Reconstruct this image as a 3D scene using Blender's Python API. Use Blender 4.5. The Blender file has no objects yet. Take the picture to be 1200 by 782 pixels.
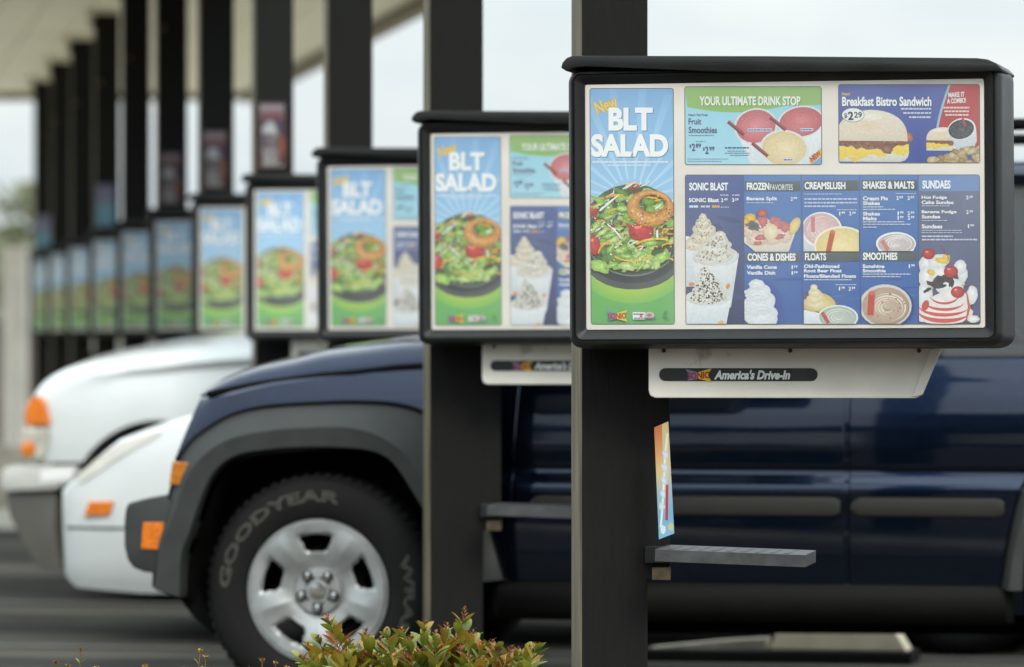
import bpy, bmesh, math, random
from mathutils import Vector, Matrix, noise
R = math.radians
scene = bpy.context.scene
col = scene.collection
rng = random.Random(7)

# ------------------------------------------------------------------ camera, light, exposure
F_PX = 5700.0                      # focal length in photograph pixels (1200 wide)
EYE = 1.21
cam_data = bpy.data.cameras.new('camera')
cam = bpy.data.objects.new('camera', cam_data); col.objects.link(cam)
cam.location = (0, 0, EYE)
cam.rotation_euler = (R(90 - 0.04), 0, 0)
cam_data.sensor_width = 36.0
cam_data.lens = F_PX / 1200 * 36
cam_data.clip_start = 0.1
cam_data.clip_end = 3000
cam_data.dof.use_dof = True
cam_data.dof.focus_distance = 12.0
cam_data.dof.aperture_fstop = 3.3
scene.camera = cam

SUN_EL, SUN_AZ = R(40), R(158)     # azimuth clockwise from +Y: behind the camera, to its right
world = bpy.data.worlds.new('World'); scene.world = world
world.use_nodes = True
wn, wl = world.node_tree.nodes, world.node_tree.links
wn.clear()
w_out = wn.new('ShaderNodeOutputWorld'); w_bg = wn.new('ShaderNodeBackground')
sky = wn.new('ShaderNodeTexSky'); sky.sky_type = 'NISHITA'; sky.sun_disc = False
sky.sun_elevation = SUN_EL; sky.sun_rotation = SUN_AZ
sky.air_density = 1.0; sky.dust_density = 3.0; sky.ozone_density = 1.0
# thin high overcast: the sky's own light mixed with an uneven pale cloud sheet
w_tc = wn.new('ShaderNodeTexCoord'); w_map = wn.new('ShaderNodeMapping')
w_map.inputs['Scale'].default_value = (1.0, 1.0, 3.5)
w_noise = wn.new('ShaderNodeTexNoise'); w_noise.inputs['Scale'].default_value = 9.0
w_noise.inputs['Detail'].default_value = 6.0; w_noise.inputs['Roughness'].default_value = 0.55
w_ramp = wn.new('ShaderNodeValToRGB')
w_ramp.color_ramp.elements[0].position = 0.32; w_ramp.color_ramp.elements[0].color = (4.45, 5.15, 5.6, 1)
w_ramp.color_ramp.elements[1].position = 0.72; w_ramp.color_ramp.elements[1].color = (6.2, 6.45, 6.35, 1)
w_mix = wn.new('ShaderNodeMix'); w_mix.data_type = 'RGBA'; w_mix.inputs[0].default_value = 0.88
wl.new(w_tc.outputs['Generated'], w_map.inputs[0]); wl.new(w_map.outputs[0], w_noise.inputs['Vector'])
wl.new(w_noise.outputs['Fac'], w_ramp.inputs[0])
wl.new(sky.outputs[0], w_mix.inputs[6]); wl.new(w_ramp.outputs[0], w_mix.inputs[7])
# an overcast sky is brighter overhead than at the horizon
w_sep = wn.new('ShaderNodeSeparateXYZ'); w_el = wn.new('ShaderNodeMapRange'); w_sc = wn.new('ShaderNodeVectorMath'); w_sc.operation = 'SCALE'
w_el.inputs[1].default_value = 0.06; w_el.inputs[2].default_value = 0.75; w_el.inputs[3].default_value = 1.0; w_el.inputs[4].default_value = 3.1
wl.new(w_tc.outputs['Generated'], w_sep.inputs[0]); wl.new(w_sep.outputs[2], w_el.inputs[0])
wl.new(w_mix.outputs[2], w_sc.inputs[0]); wl.new(w_el.outputs[0], w_sc.inputs['Scale'])
wl.new(w_sc.outputs[0], w_bg.inputs[0]); wl.new(w_bg.outputs[0], w_out.inputs[0])
w_bg.inputs[1].default_value = 0.10

sun_data = bpy.data.lights.new('sun', 'SUN')
sun_data.energy = 1.15; sun_data.angle = R(16); sun_data.color = (1.0, 0.95, 0.86)
sun = bpy.data.objects.new('sun', sun_data); col.objects.link(sun)
sd = Vector((math.sin(SUN_AZ) * math.cos(SUN_EL), math.cos(SUN_AZ) * math.cos(SUN_EL), math.sin(SUN_EL)))
sun.rotation_euler = sd.to_track_quat('Z', 'Y').to_euler()
sun.location = (8, -8, 14)

scene.view_settings.view_transform = 'Standard'
scene.view_settings.look = 'None'
scene.view_settings.exposure = 0.68
scene.view_settings.gamma = 1.0
scene.view_settings.use_curve_mapping = False

# ------------------------------------------------------------------ helpers
def lin(c):
    c = c / 255.0
    return c / 12.92 if c <= 0.04045 else ((c + 0.055) / 1.055) ** 2.4

def rgb(r, g, b, k=1.0):
    return (lin(r) * k, lin(g) * k, lin(b) * k, 1.0)

def material(name, color, rough=0.5, metal=0.0, vary=0.12, scale=6.0, stretch=(1, 1, 1), bump=0.0,
             bump_scale=60.0, coat=0.0, spec=0.5, color2=None, detail=4.0, rough_vary=0.1):
    m = bpy.data.materials.new(name); m.use_nodes = True
    n, l = m.node_tree.nodes, m.node_tree.links
    b = n['Principled BSDF']
    tc = n.new('ShaderNodeTexCoord'); mp = n.new('ShaderNodeMapping')
    mp.inputs['Scale'].default_value = stretch
    l.new(tc.outputs['Object'], mp.inputs[0])
    nz = n.new('ShaderNodeTexNoise'); nz.inputs['Scale'].default_value = scale
    nz.inputs['Detail'].default_value = detail
    l.new(mp.outputs[0], nz.inputs['Vector'])
    rp = n.new('ShaderNodeValToRGB')
    c2 = color2 or tuple(v * (1 + vary) for v in color[:3]) + (1,)
    c1 = color if color2 else tuple(v * (1 - vary) for v in color[:3]) + (1,)
    rp.color_ramp.elements[0].position = 0.35; rp.color_ramp.elements[0].color = c1
    rp.color_ramp.elements[1].position = 0.68; rp.color_ramp.elements[1].color = c2
    l.new(nz.outputs['Fac'], rp.inputs[0]); l.new(rp.outputs[0], b.inputs['Base Color'])
    if rough_vary:
        mr = n.new('ShaderNodeMapRange'); mr.inputs[3].default_value = max(0.02, rough - rough_vary)
        mr.inputs[4].default_value = min(1.0, rough + rough_vary)
        l.new(nz.outputs['Fac'], mr.inputs[0]); l.new(mr.outputs[0], b.inputs['Roughness'])
    else:
        b.inputs['Roughness'].default_value = rough
    b.inputs['Metallic'].default_value = metal
    b.inputs['Specular IOR Level'].default_value = spec
    b.inputs['Coat Weight'].default_value = coat; b.inputs['Coat Roughness'].default_value = 0.04
    if bump:
        nb = n.new('ShaderNodeTexNoise'); nb.inputs['Scale'].default_value = bump_scale
        nb.inputs['Detail'].default_value = 5.0
        l.new(mp.outputs[0], nb.inputs['Vector'])
        bp = n.new('ShaderNodeBump'); bp.inputs['Strength'].default_value = bump
        bp.inputs['Distance'].default_value = 0.004
        l.new(nb.outputs['Fac'], bp.inputs['Height']); l.new(bp.outputs[0], b.inputs['Normal'])
    return m

def glass_material(name, tint, alpha):
    m = bpy.data.materials.new(name); m.use_nodes = True
    b = m.node_tree.nodes['Principled BSDF']
    b.inputs['Base Color'].default_value = tint
    b.inputs['Roughness'].default_value = 0.03
    b.inputs['Alpha'].default_value = alpha
    return m

def attr_material(name, rough=0.35, coat=0.0, speckle=0.06, translucent=0.0, grain=0.0):
    """pigment from the colour attribute 'ink' with a little printing / growth unevenness"""
    m = bpy.data.materials.new(name); m.use_nodes = True
    n, l = m.node_tree.nodes, m.node_tree.links
    b = n['Principled BSDF']
    a = n.new('ShaderNodeAttribute'); a.attribute_name = 'ink'
    tc = n.new('ShaderNodeTexCoord')
    nz = n.new('ShaderNodeTexNoise'); nz.inputs['Scale'].default_value = 14.0; nz.inputs['Detail'].default_value = 8.0
    l.new(tc.outputs['Object'], nz.inputs['Vector'])
    mr = n.new('ShaderNodeMapRange'); mr.inputs[3].default_value = 1 - speckle; mr.inputs[4].default_value = 1 + speckle
    l.new(nz.outputs['Fac'], mr.inputs[0])
    mx = n.new('ShaderNodeMix'); mx.data_type = 'RGBA'; mx.blend_type = 'MULTIPLY'; mx.inputs[0].default_value = 1.0
    l.new(a.outputs['Color'], mx.inputs[6]); l.new(mr.outputs[0], mx.inputs[7])
    if grain:                                 # the food photographs' own fine detail, where the ink's alpha asks for it
        g1 = n.new('ShaderNodeTexNoise'); g1.inputs['Scale'].default_value = 140.0; g1.inputs['Detail'].default_value = 5.0; g1.inputs['Roughness'].default_value = 0.7
        l.new(tc.outputs['Object'], g1.inputs['Vector'])
        gm = n.new('ShaderNodeMapRange'); gm.inputs[1].default_value = 0.3; gm.inputs[2].default_value = 0.7; gm.inputs[3].default_value = 1 - grain; gm.inputs[4].default_value = 1 + grain * 0.8
        l.new(g1.outputs['Fac'], gm.inputs[0])
        g2 = n.new('ShaderNodeMix'); g2.data_type = 'RGBA'; g2.blend_type = 'MULTIPLY'
        l.new(a.outputs['Alpha'], g2.inputs[0]); l.new(mx.outputs[2], g2.inputs[6]); l.new(gm.outputs[0], g2.inputs[7])
        mx = g2
    l.new(mx.outputs[2], b.inputs['Base Color'])
    b.inputs['Roughness'].default_value = rough
    b.inputs['Coat Weight'].default_value = coat; b.inputs['Coat Roughness'].default_value = 0.08
    if translucent:
        out = n['Material Output']
        t = n.new('ShaderNodeBsdfTranslucent'); l.new(mx.outputs[2], t.inputs[0])
        ms = n.new('ShaderNodeMixShader'); ms.inputs[0].default_value = translucent
        l.new(b.outputs[0], ms.inputs[1]); l.new(t.outputs[0], ms.inputs[2]); l.new(ms.outputs[0], out.inputs[0])
    return m

class MB:
    """collects faces for ONE mesh object; faces carry a material slot and optional per-corner ink"""
    def __init__(self): self.v = []; self.f = []; self.m = []; self.c = []
    def face(self, pts, mat=0, ink=None):
        i = len(self.v); self.v.extend([tuple(p) for p in pts])
        self.f.append(tuple(range(i, i + len(pts)))); self.m.append(mat)
        self.c.append(ink)
    def raw(self, verts, faces, mat=0, ink=None):
        i = len(self.v); self.v.extend([tuple(p) for p in verts])
        for f in faces:
            self.f.append(tuple(k + i for k in f)); self.m.append(mat)
            self.c.append([ink] * len(f) if ink else None)
    def box(self, x0, y0, z0, x1, y1, z1, mat=0):
        v = [(x0,y0,z0),(x1,y0,z0),(x1,y1,z0),(x0,y1,z0),(x0,y0,z1),(x1,y0,z1),(x1,y1,z1),(x0,y1,z1)]
        self.raw(v, [(0,3,2,1),(4,5,6,7),(0,1,5,4),(1,2,6,5),(2,3,7,6),(3,0,4,7)], mat)
    def prism(self, poly, y0, y1, mat=0, axis='y'):
        """poly: (a, b) outline; extruded along y (outline in x,z) or z (outline in x,y)"""
        n = len(poly)
        if axis == 'y':
            v = [(a, y0, b) for a, b in poly] + [(a, y1, b) for a, b in poly]
        else:
            v = [(a, b, y0) for a, b in poly] + [(a, b, y1) for a, b in poly]
        fs = [tuple(range(n)), tuple(range(2 * n - 1, n - 1, -1))]
        fs += [(i, i + n, (i + 1) % n + n, (i + 1) % n) for i in range(n)]
        self.raw(v, fs, mat)
    def tube(self, pts, rad, seg=10, mat=0, cap=True, ink=None):
        pts = [Vector(p) for p in pts]; rings = []
        for i, p in enumerate(pts):
            d = (pts[min(i + 1, len(pts) - 1)] - pts[max(i - 1, 0)]).normalized()
            a = Vector((0, 0, 1)) if abs(d.z) < 0.9 else Vector((1, 0, 0))
            u = d.cross(a).normalized(); w = d.cross(u)
            r = rad[i] if isinstance(rad, (list, tuple)) else rad
            rings.append([p + (u * math.cos(t) + w * math.sin(t)) * r for t in [2 * math.pi * k / seg for k in range(seg)]])
        self.loft(rings, mat, closed=True, cap=cap, ink=ink)
    def loft(self, rings, mat=0, closed=True, cap=False, ink=None):
        n = len(rings[0]); v = [p for r in rings for p in r]; fs = []
        for i in range(len(rings) - 1):
            for k in range(n if closed else n - 1):
                a, b = i * n + k, i * n + (k + 1) % n
                fs.append((a, b, b + n, a + n))
        if cap:
            fs.append(tuple(range(n - 1, -1, -1))); fs.append(tuple(range((len(rings) - 1) * n, len(rings) * n)))
        self.raw(v, fs, mat, ink)
    def build(self, name, mats, parent=None, smooth=None, bevel=0.0, loc=None, merge=True, recalc=True, bseg=2):
        me = bpy.data.meshes.new(name)
        me.from_pydata(self.v, [], self.f)
        for p, k in zip(me.polygons, self.m): p.material_index = k
        if any(c is not None for c in self.c):
            at = me.color_attributes.new('ink', 'FLOAT_COLOR', 'CORNER')
            j = 0
            for f, c in zip(self.f, self.c):
                for q in range(len(f)):
                    at.data[j].color = (c[q] if c else (0.5, 0.5, 0.5, 1)); j += 1
        for m in (mats if isinstance(mats, (list, tuple)) else [mats]): me.materials.append(m)
        if merge or recalc:
            bm = bmesh.new(); bm.from_mesh(me)
            if merge: bmesh.ops.remove_doubles(bm, verts=bm.verts, dist=1e-5)
            if recalc: bmesh.ops.recalc_face_normals(bm, faces=bm.faces)
            if bevel:
                es = [e for e in bm.edges if len(e.link_faces) == 2 and e.calc_face_angle(0) > R(25)]
                bmesh.ops.bevel(bm, geom=es, offset=bevel, segments=bseg, profile=0.6, affect='EDGES', clamp_overlap=True)
            bm.to_mesh(me); bm.free()
        if smooth is not None:
            for p in me.polygons: p.use_smooth = True
            me.set_sharp_from_angle(angle=R(smooth))
        o = bpy.data.objects.new(name, me); col.objects.link(o)
        if parent: o.parent = parent
        if loc: o.location = loc
        return o

def thing(name, label, cat, loc=(0, 0, 0), rz=0.0, group=None):
    o = bpy.data.objects.new(name, None); col.objects.link(o)
    o.empty_display_size = 0.2
    o.location = loc; o.rotation_euler = (0, 0, rz)
    return tag(o, label, cat, group)
def tag(o, label=None, cat=None, group=None, kind=None):
    if label: o['label'] = label
    if cat: o['category'] = cat
    if group: o['group'] = group
    if kind: o['kind'] = kind
    return o
def copy_tree(o, parent=None, skip=()):
    c = o.copy(); col.objects.link(c)
    if parent: c.parent = parent
    for ch in list(o.children):
        if ch.name.split('.')[0] in skip: continue
        copy_tree(ch, c, skip)
    return c

def ground_x(px, d): return (px - 600.0) / F_PX * d      # lateral metres of a photo column at a depth

# ------------------------------------------------------------------ shared materials
M = {}
M['post'] = material('black_painted_timber', (0.0045, 0.005, 0.0042, 1), 0.75, spec=0.2, color2=(0.0078, 0.0083, 0.007, 1), scale=7, stretch=(16, 16, 1.6), bump=0.6, bump_scale=12)
M['post_edge'] = material('worn_timber_edge', (0.11, 0.095, 0.055, 1), 0.7, vary=0.45, scale=3, stretch=(8, 8, 1))
M['raw_wood'] = material('raw_cut_timber', (0.19, 0.14, 0.085, 1), 0.8, vary=0.4, scale=30)
M['housing'] = material('black_moulded_plastic', (0.0075, 0.0085, 0.0078, 1), 0.45, spec=0.35, vary=0.25, scale=9, bump=0.15, bump_scale=240)
M['cream'] = material('cream_enamel', (0.62, 0.585, 0.52, 1), 0.42, vary=0.07, scale=5, bump=0.04, bump_scale=30)
M['white_box'] = material('white_enamel_scuffed', (0.70, 0.685, 0.61, 1), 0.45, vary=0.06, scale=7, bump=0.05, bump_scale=20)
M['poster'] = attr_material('printed_poster', 0.38, 0.0, 0.06, grain=0.42)
M['strip'] = attr_material('printed_strip', 0.4, 0.0, 0.05)
M['tray'] = material('grey_tray_metal', (0.055, 0.058, 0.058, 1), 0.5, 0.2, vary=0.25, scale=20, bump=0.2, bump_scale=90)
M['screw'] = material('rusty_screw', (0.09, 0.06, 0.03, 1), 0.6, 0.6, vary=0.3, scale=200)
M['asphalt'] = material('asphalt', (0.036, 0.034, 0.027, 1), 0.95, spec=0.1, vary=0.5, scale=0.9, stretch=(0.35, 1, 1), bump=0.5, bump_scale=30, color2=(0.082, 0.076, 0.060, 1))
M['pale_concrete'] = material('pale_beige_concrete', (0.84, 0.75, 0.54, 1), 0.8, vary=0.08, scale=9, bump=0.2, bump_scale=60)  # warm base colour, much paler than the plain concrete
M['dark_asphalt'] = material('dark_asphalt', (0.011, 0.0105, 0.0085, 1), 0.95, spec=0.1, vary=0.5, scale=1.3, bump=0.4, bump_scale=30, color2=(0.036, 0.034, 0.028, 1))
M['bounce_pavement'] = material('pale_bounce_concrete', (0.30, 0.285, 0.235, 1), 0.9, vary=0.15, scale=0.5, bump=0.2, bump_scale=20)
M['concrete'] = material('concrete', (0.36, 0.33, 0.27, 1), 0.85, vary=0.2, scale=9, bump=0.3, bump_scale=60)
M['soffit'] = material('beige_soffit', (0.75, 0.70, 0.56, 1), 0.6, vary=0.04, scale=1.2)
M['fascia'] = material('tan_fascia', (0.16, 0.135, 0.075, 1), 0.6, vary=0.15, scale=3)
M['rubber'] = material('black_rubber', (0.0065, 0.0068, 0.006, 1), 0.8, spec=0.25, vary=0.25, scale=20, bump=0.2, bump_scale=90)
M['black'] = material('matt_black', (0.004, 0.004, 0.004, 1), 0.9, vary=0.2, spec=0.1)
M['alloy'] = material('silver_wheel_paint', (0.32, 0.335, 0.33, 1), 0.36, 0.4, vary=0.16, scale=14)
M['chrome'] = material('chrome', (0.62, 0.63, 0.62, 1), 0.12, 1.0, vary=0.05)
M['navy'] = material('navy_car_paint', (0.0045, 0.0125, 0.033, 1), 0.24, 0.9, vary=0.10, scale=40, coat=0.7, rough_vary=0.03)
M['cladding'] = material('grey_plastic_cladding', (0.032, 0.0355, 0.033, 1), 0.55, spec=0.35, vary=0.12, scale=12, bump=0.15, bump_scale=200)
M['moulding'] = material('grey_side_moulding', (0.019, 0.019, 0.016, 1), 0.65, spec=0.3, vary=0.1, scale=12)
M['white_paint'] = material('white_car_paint', (0.62, 0.65, 0.635, 1), 0.3, vary=0.03, scale=5, coat=0.7, rough_vary=0.04)
M['amber'] = material('amber_lens', (0.68, 0.17, 0.008, 1), 0.22, vary=0.25, scale=60, coat=0.6)
M['lens'] = material('clear_lens', (0.50, 0.48, 0.40, 1), 0.12, vary=0.2, scale=20, coat=1.0)
M['tyre_letters'] = material('worn_white_letters', (0.16, 0.155, 0.125, 1), 0.8, vary=0.3, scale=60)
M['glass'] = glass_material('tinted_car_glass', (0.012, 0.016, 0.014, 1), 0.72)
M['seat'] = material('grey_seat_cloth', (0.07, 0.075, 0.07, 1), 0.9, vary=0.2, scale=30)
M['bark'] = material('bark', (0.10, 0.075, 0.05, 1), 0.9, vary=0.4, scale=12, stretch=(3, 3, 0.6), bump=0.6, bump_scale=20)
M['leaf'] = attr_material('leaf', 0.5, 0.0, 0.2, translucent=0.25)
M['mulch'] = material('bark_mulch', (0.045, 0.03, 0.02, 1), 0.95, vary=0.5, scale=14, bump=1.0, bump_scale=40)
M['brick'] = material('painted_block_wall', (0.12, 0.10, 0.08, 1), 0.85, vary=0.2, scale=2)

# scuffs and dirt on the white boxes
_n, _l = M['white_box'].node_tree.nodes, M['white_box'].node_tree.links
_t = _n.new('ShaderNodeTexCoord'); _z = _n.new('ShaderNodeTexNoise'); _z.inputs['Scale'].default_value = 11.0; _z.inputs['Detail'].default_value = 9.0; _z.inputs['Roughness'].default_value = 0.7
_r = _n.new('ShaderNodeValToRGB'); _r.color_ramp.elements[0].position = 0.60; _r.color_ramp.elements[0].color = (1, 1, 1, 1); _r.color_ramp.elements[1].position = 0.72; _r.color_ramp.elements[1].color = (0.45, 0.43, 0.38, 1)
_x = _n.new('ShaderNodeMix'); _x.data_type = 'RGBA'; _x.blend_type = 'MULTIPLY'; _x.inputs[0].default_value = 1.0
_b = _n['Principled BSDF']; _src = _b.inputs['Base Color'].links[0].from_socket
_l.new(_t.outputs['Object'], _z.inputs['Vector']); _l.new(_z.outputs['Fac'], _r.inputs[0]); _l.new(_src, _x.inputs[6]); _l.new(_r.outputs[0], _x.inputs[7]); _l.new(_x.outputs[2], _b.inputs['Base Color'])

# clear cover over each board, a pale veil mixed in for reflected sky
_m = bpy.data.materials.new('veiled_clear_cover'); _m.use_nodes = True
_n, _l = _m.node_tree.nodes, _m.node_tree.links; _n.clear()
_o = _n.new('ShaderNodeOutputMaterial'); _tr = _n.new('ShaderNodeBsdfTransparent'); _df = _n.new('ShaderNodeBsdfDiffuse'); _gl = _n.new('ShaderNodeBsdfGlossy'); _gl.inputs['Roughness'].default_value = 0.12
_df.inputs[0].default_value = (0.80, 0.82, 0.82, 1)
_tc = _n.new('ShaderNodeTexCoord'); _mp = _n.new('ShaderNodeMapping'); _mp.inputs['Scale'].default_value = (3.0, 3.0, 1.2); _nz = _n.new('ShaderNodeTexNoise'); _nz.inputs['Scale'].default_value = 2.2; _nz.inputs['Detail'].default_value = 4.0
_mr = _n.new('ShaderNodeMapRange'); _mr.inputs[1].default_value = 0.3; _mr.inputs[2].default_value = 0.75; _mr.inputs[3].default_value = 0.03; _mr.inputs[4].default_value = 0.10
_m1 = _n.new('ShaderNodeMixShader'); _m2 = _n.new('ShaderNodeMixShader'); _m2.inputs[0].default_value = 0.035
_l.new(_tc.outputs['Object'], _mp.inputs[0]); _l.new(_mp.outputs[0], _nz.inputs['Vector']); _l.new(_nz.outputs['Fac'], _mr.inputs[0]); _l.new(_mr.outputs[0], _m1.inputs[0])
_l.new(_tr.outputs[0], _m1.inputs[1]); _l.new(_df.outputs[0], _m1.inputs[2]); _l.new(_m1.outputs[0], _m2.inputs[1]); _l.new(_gl.outputs[0], _m2.inputs[2]); _l.new(_m2.outputs[0], _o.inputs[0])
M['cover'] = _m
# ------------------------------------------------------------------ printed art for the menu boards
PANEL_W, PANEL_H = 0.986, 0.606
def board_uv(px, py):
    """photo position on the nearest board, rectified to metres on its face (x right, z up, from the panel's lower left)"""
    t = (px - 686.5) / 467.8
    top, bot = 99 - 7 * t, 387 - 2.6 * t
    return t * PANEL_W, (bot - py) / (bot - top) * PANEL_H

_text_cache = {}
def text_shape(s, bold=0.0, shear=0.0, res=3, outline=0.0):
    """letters of the built-in font as 2-D triangles, scaled so that their bounding box is 1 x 1"""
    key = (s, bold, shear, res, outline)
    if key in _text_cache: return _text_cache[key]
    cu = bpy.data.curves.new('lettering', 'FONT'); cu.body = s; cu.size = 1.0
    cu.offset = bold; cu.shear = shear; cu.resolution_u = res; cu.fill_mode = 'NONE' if outline else 'FRONT'
    cu.bevel_depth = outline; cu.bevel_resolution = 0
    o = bpy.data.objects.new('lettering', cu); col.objects.link(o)
    dg = bpy.context.evaluated_depsgraph_get(); dg.update()
    me = bpy.data.meshes.new_from_object(o.evaluated_get(dg))
    vs = [(v.co.x, v.co.y) for v in me.vertices]
    fs = [tuple(p.vertices) for p in me.polygons]
    bpy.data.objects.remove(o); bpy.data.curves.remove(cu); bpy.data.meshes.remove(me)
    x0 = min(v[0] for v in vs); x1 = max(v[0] for v in vs); y0 = min(v[1] for v in vs); y1 = max(v[1] for v in vs)
    vs = [((x - x0) / (x1 - x0), (y - y0) / (y1 - y0)) for x, y in vs]
    _text_cache[key] = (vs, fs)
    return vs, fs

class Art:
    """flat printed picture; coordinates are photo pixels on the nearest board, y down"""
    STEP = 0.000012
    def __init__(self, x0, y0, x1, y1, uv=board_uv, seed=1, k=0.80):
        self.b = (x0, y0, x1, y1); self.mb = MB(); self.n = 0; self.uv = uv; self.k = k; self.r = random.Random(seed); self.tex = 0.0
    def ink(self, c): return rgb(c[0], c[1], c[2], self.k)[:3] + (self.tex,)
    def _emit(self, pts, cols):
        x0, y0, x1, y1 = self.b
        P = [(p[0], p[1], c) for p, c in zip(pts, cols)]
        for axis, lim, sgn in ((0, x0, 1), (0, x1, -1), (1, y0, 1), (1, y1, -1)):
            out = []
            for i in range(len(P)):
                a, b = P[i - 1], P[i]
                ia, ib = (a[axis] - lim) * sgn >= 0, (b[axis] - lim) * sgn >= 0
                if ia != ib:
                    t = (lim - a[axis]) / (b[axis] - a[axis])
                    out.append((a[0] + (b[0] - a[0]) * t, a[1] + (b[1] - a[1]) * t,
                                tuple(p + (q - p) * t for p, q in zip(a[2], b[2]))))
                if ib: out.append(b)
            P = out
            if len(P) < 3: return
        y = -self.n * self.STEP
        pts3 = []
        for p in P:
            u, v = self.uv(p[0], p[1]); pts3.append((u, y, v))
        self.mb.face(pts3, 0, [p[2] for p in P])
    def poly(self, pts, c, c2=None):
        """c2: colour of the lower edge (a printed blend)"""
        self.n += 1
        ca = self.ink(c)
        if c2 is None: cols = [ca] * len(pts)
        else:
            cb = self.ink(c2); ys = [p[1] for p in pts]; a, b = min(ys), max(ys)
            cols = [tuple(p + (q - p) * ((y - a) / (b - a)) for p, q in zip(ca, cb)) for y in ys]
        self._emit(pts, cols)
    def rect(self, x0, y0, x1, y1, c, c2=None): self.poly([(x0, y0), (x1, y0), (x1, y1), (x0, y1)], c, c2)
    def rrect(self, x0, y0, x1, y1, r, c, c2=None):
        pts = []
        for cx, cy, a0 in ((x1 - r, y0 + r, -90), (x1 - r, y1 - r, 0), (x0 + r, y1 - r, 90), (x0 + r, y0 + r, 180)):
            for k in range(6):
                a = R(a0 + 18 * k); pts.append((cx + r * math.cos(a), cy + r * math.sin(a)))
        self.poly(pts, c, c2)
    def ell(self, cx, cy, rx, ry, c, edge=None, rot=0, jit=0.0, n=26, hx=0.0, hy=0.0):
        """blob; edge = colour of the rim, blended from c in the middle"""
        self.n += 1
        a0 = R(rot); ca = self.ink(c); cb = self.ink(edge) if edge else ca
        pts = []
        for i in range(n):
            t = 2 * math.pi * i / n; q = 1 + self.r.uniform(-jit, jit)
            x, y = rx * math.cos(t) * q, ry * math.sin(t) * q
            pts.append((cx + x * math.cos(a0) - y * math.sin(a0), cy + x * math.sin(a0) + y * math.cos(a0)))
        if not edge: self._emit(pts, [ca] * n); return
        o = (cx + hx, cy + hy)
        for i in range(n): self._emit([o, pts[i], pts[(i + 1) % n]], [ca, cb, cb])
    def ring(self, cx, cy, rx, ry, ix, iy, irx, iry, c_in, c_mid, c_out, n=30):
        self.n += 1
        A, B, C = self.ink(c_in), self.ink(c_mid), self.ink(c_out)
        for i in range(n):
            q = []
            for t in (2 * math.pi * i / n, 2 * math.pi * (i + 1) / n):
                o = (cx + rx * math.cos(t), cy + ry * math.sin(t)); s = (ix + irx * math.cos(t), iy + iry * math.sin(t))
                m = ((o[0] + s[0]) / 2, (o[1] + s[1]) / 2); q.append((s, m, o))
            self._emit([q[0][0], q[0][1], q[1][1], q[1][0]], [A, B, B, A])
            self._emit([q[0][1], q[0][2], q[1][2], q[1][1]], [B, C, C, B])
    def line(self, pts, w, c, taper=False):
        self.n += 1; ca = self.ink(c)
        n = len(pts)
        L, Rr = [], []
        for i, p in enumerate(pts):
            a, b = pts[max(i - 1, 0)], pts[min(i + 1, n - 1)]
            d = math.hypot(b[0] - a[0], b[1] - a[1]) or 1; nx, ny = -(b[1] - a[1]) / d, (b[0] - a[0]) / d
            h = w / 2 * (1 if not taper else max(0.15, math.sin(math.pi * (i + 0.3) / (n - 0.4))))
            L.append((p[0] + nx * h, p[1] + ny * h)); Rr.append((p[0] - nx * h, p[1] - ny * h))
        for i in range(n - 1): self._emit([L[i], L[i + 1], Rr[i + 1], Rr[i]], [ca] * 4)
    def arc(self, cx, cy, rx, ry, a0, a1, w, c, n=10, taper=False):
        self.line([(cx + rx * math.cos(R(a0 + (a1 - a0) * i / n)), cy + ry * math.sin(R(a0 + (a1 - a0) * i / n))) for i in range(n + 1)], w, c, taper)
    def text(self, s, x0, y0, x1, y1, c, bold=0.0, rot=0.0, shear=0.0, shadow=None, sd=0.7, res=3):
        if shadow: self.text(s, x0 + sd, y0 + sd, x1 + sd, y1 + sd, shadow, bold, rot, shear, None, res=res)
        self.n += 1
        vs, fs = text_shape(s, bold, shear, res)
        w, h = x1 - x0, y1 - y0; cx, cy = (x0 + x1) / 2, (y0 + y1) / 2; a = R(rot)
        ca = self.ink(c); y = -self.n * self.STEP; out = []
        for u, v in vs:
            x, yy = (u - 0.5) * w, (0.5 - v) * h
            U, V = self.uv(cx + x * math.cos(a) - yy * math.sin(a), cy + x * math.sin(a) + yy * math.cos(a))
            out.append((U, y, V))
        self.mb.raw(out, fs, 0, ca)
    def words(self, x0, x1, y, h, c, gap=0.9, lo=2.0, hi=6.0):
        """print too small to read in the photograph: word-length dashes"""
        self.n += 1; ca = self.ink(c); x = x0
        while x < x1 - 0.6:
            w = min(self.r.uniform(lo, hi), x1 - x)
            self._emit([(x, y - h / 2), (x + w, y - h / 2), (x + w, y + h / 2), (x, y + h / 2)], [ca] * 4); x += w + gap
    def price(self, x, y, whole, cents, c, h=4.4):
        self.text(whole, x + (h * .2 if whole == '1' else 0), y - h / 2, x + h * (.5 if whole == '1' else .62), y + h / 2, c, 0.025)
        self.text(cents, x + h * 0.8, y - h / 2, x + h * 1.75, y + h * 0.12, c, 0.025)
    def speck(self, cx, cy, rx, ry, cols, n, s0, s1, inside=None):
        for _ in range(n):
            t = self.r.uniform(0, 2 * math.pi); q = math.sqrt(self.r.random())
            x, y = cx + rx * q * math.cos(t), cy + ry * q * math.sin(t)
            if inside and not inside(x, y): continue
            s = self.r.uniform(s0, s1)
            self.ell(x, y, s, s * self.r.uniform(0.5, 0.9), self.r.choice(cols), rot=self.r.uniform(0, 180), jit=0.25, n=7)
            self.n -= 1
        self.n += 1
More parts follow.
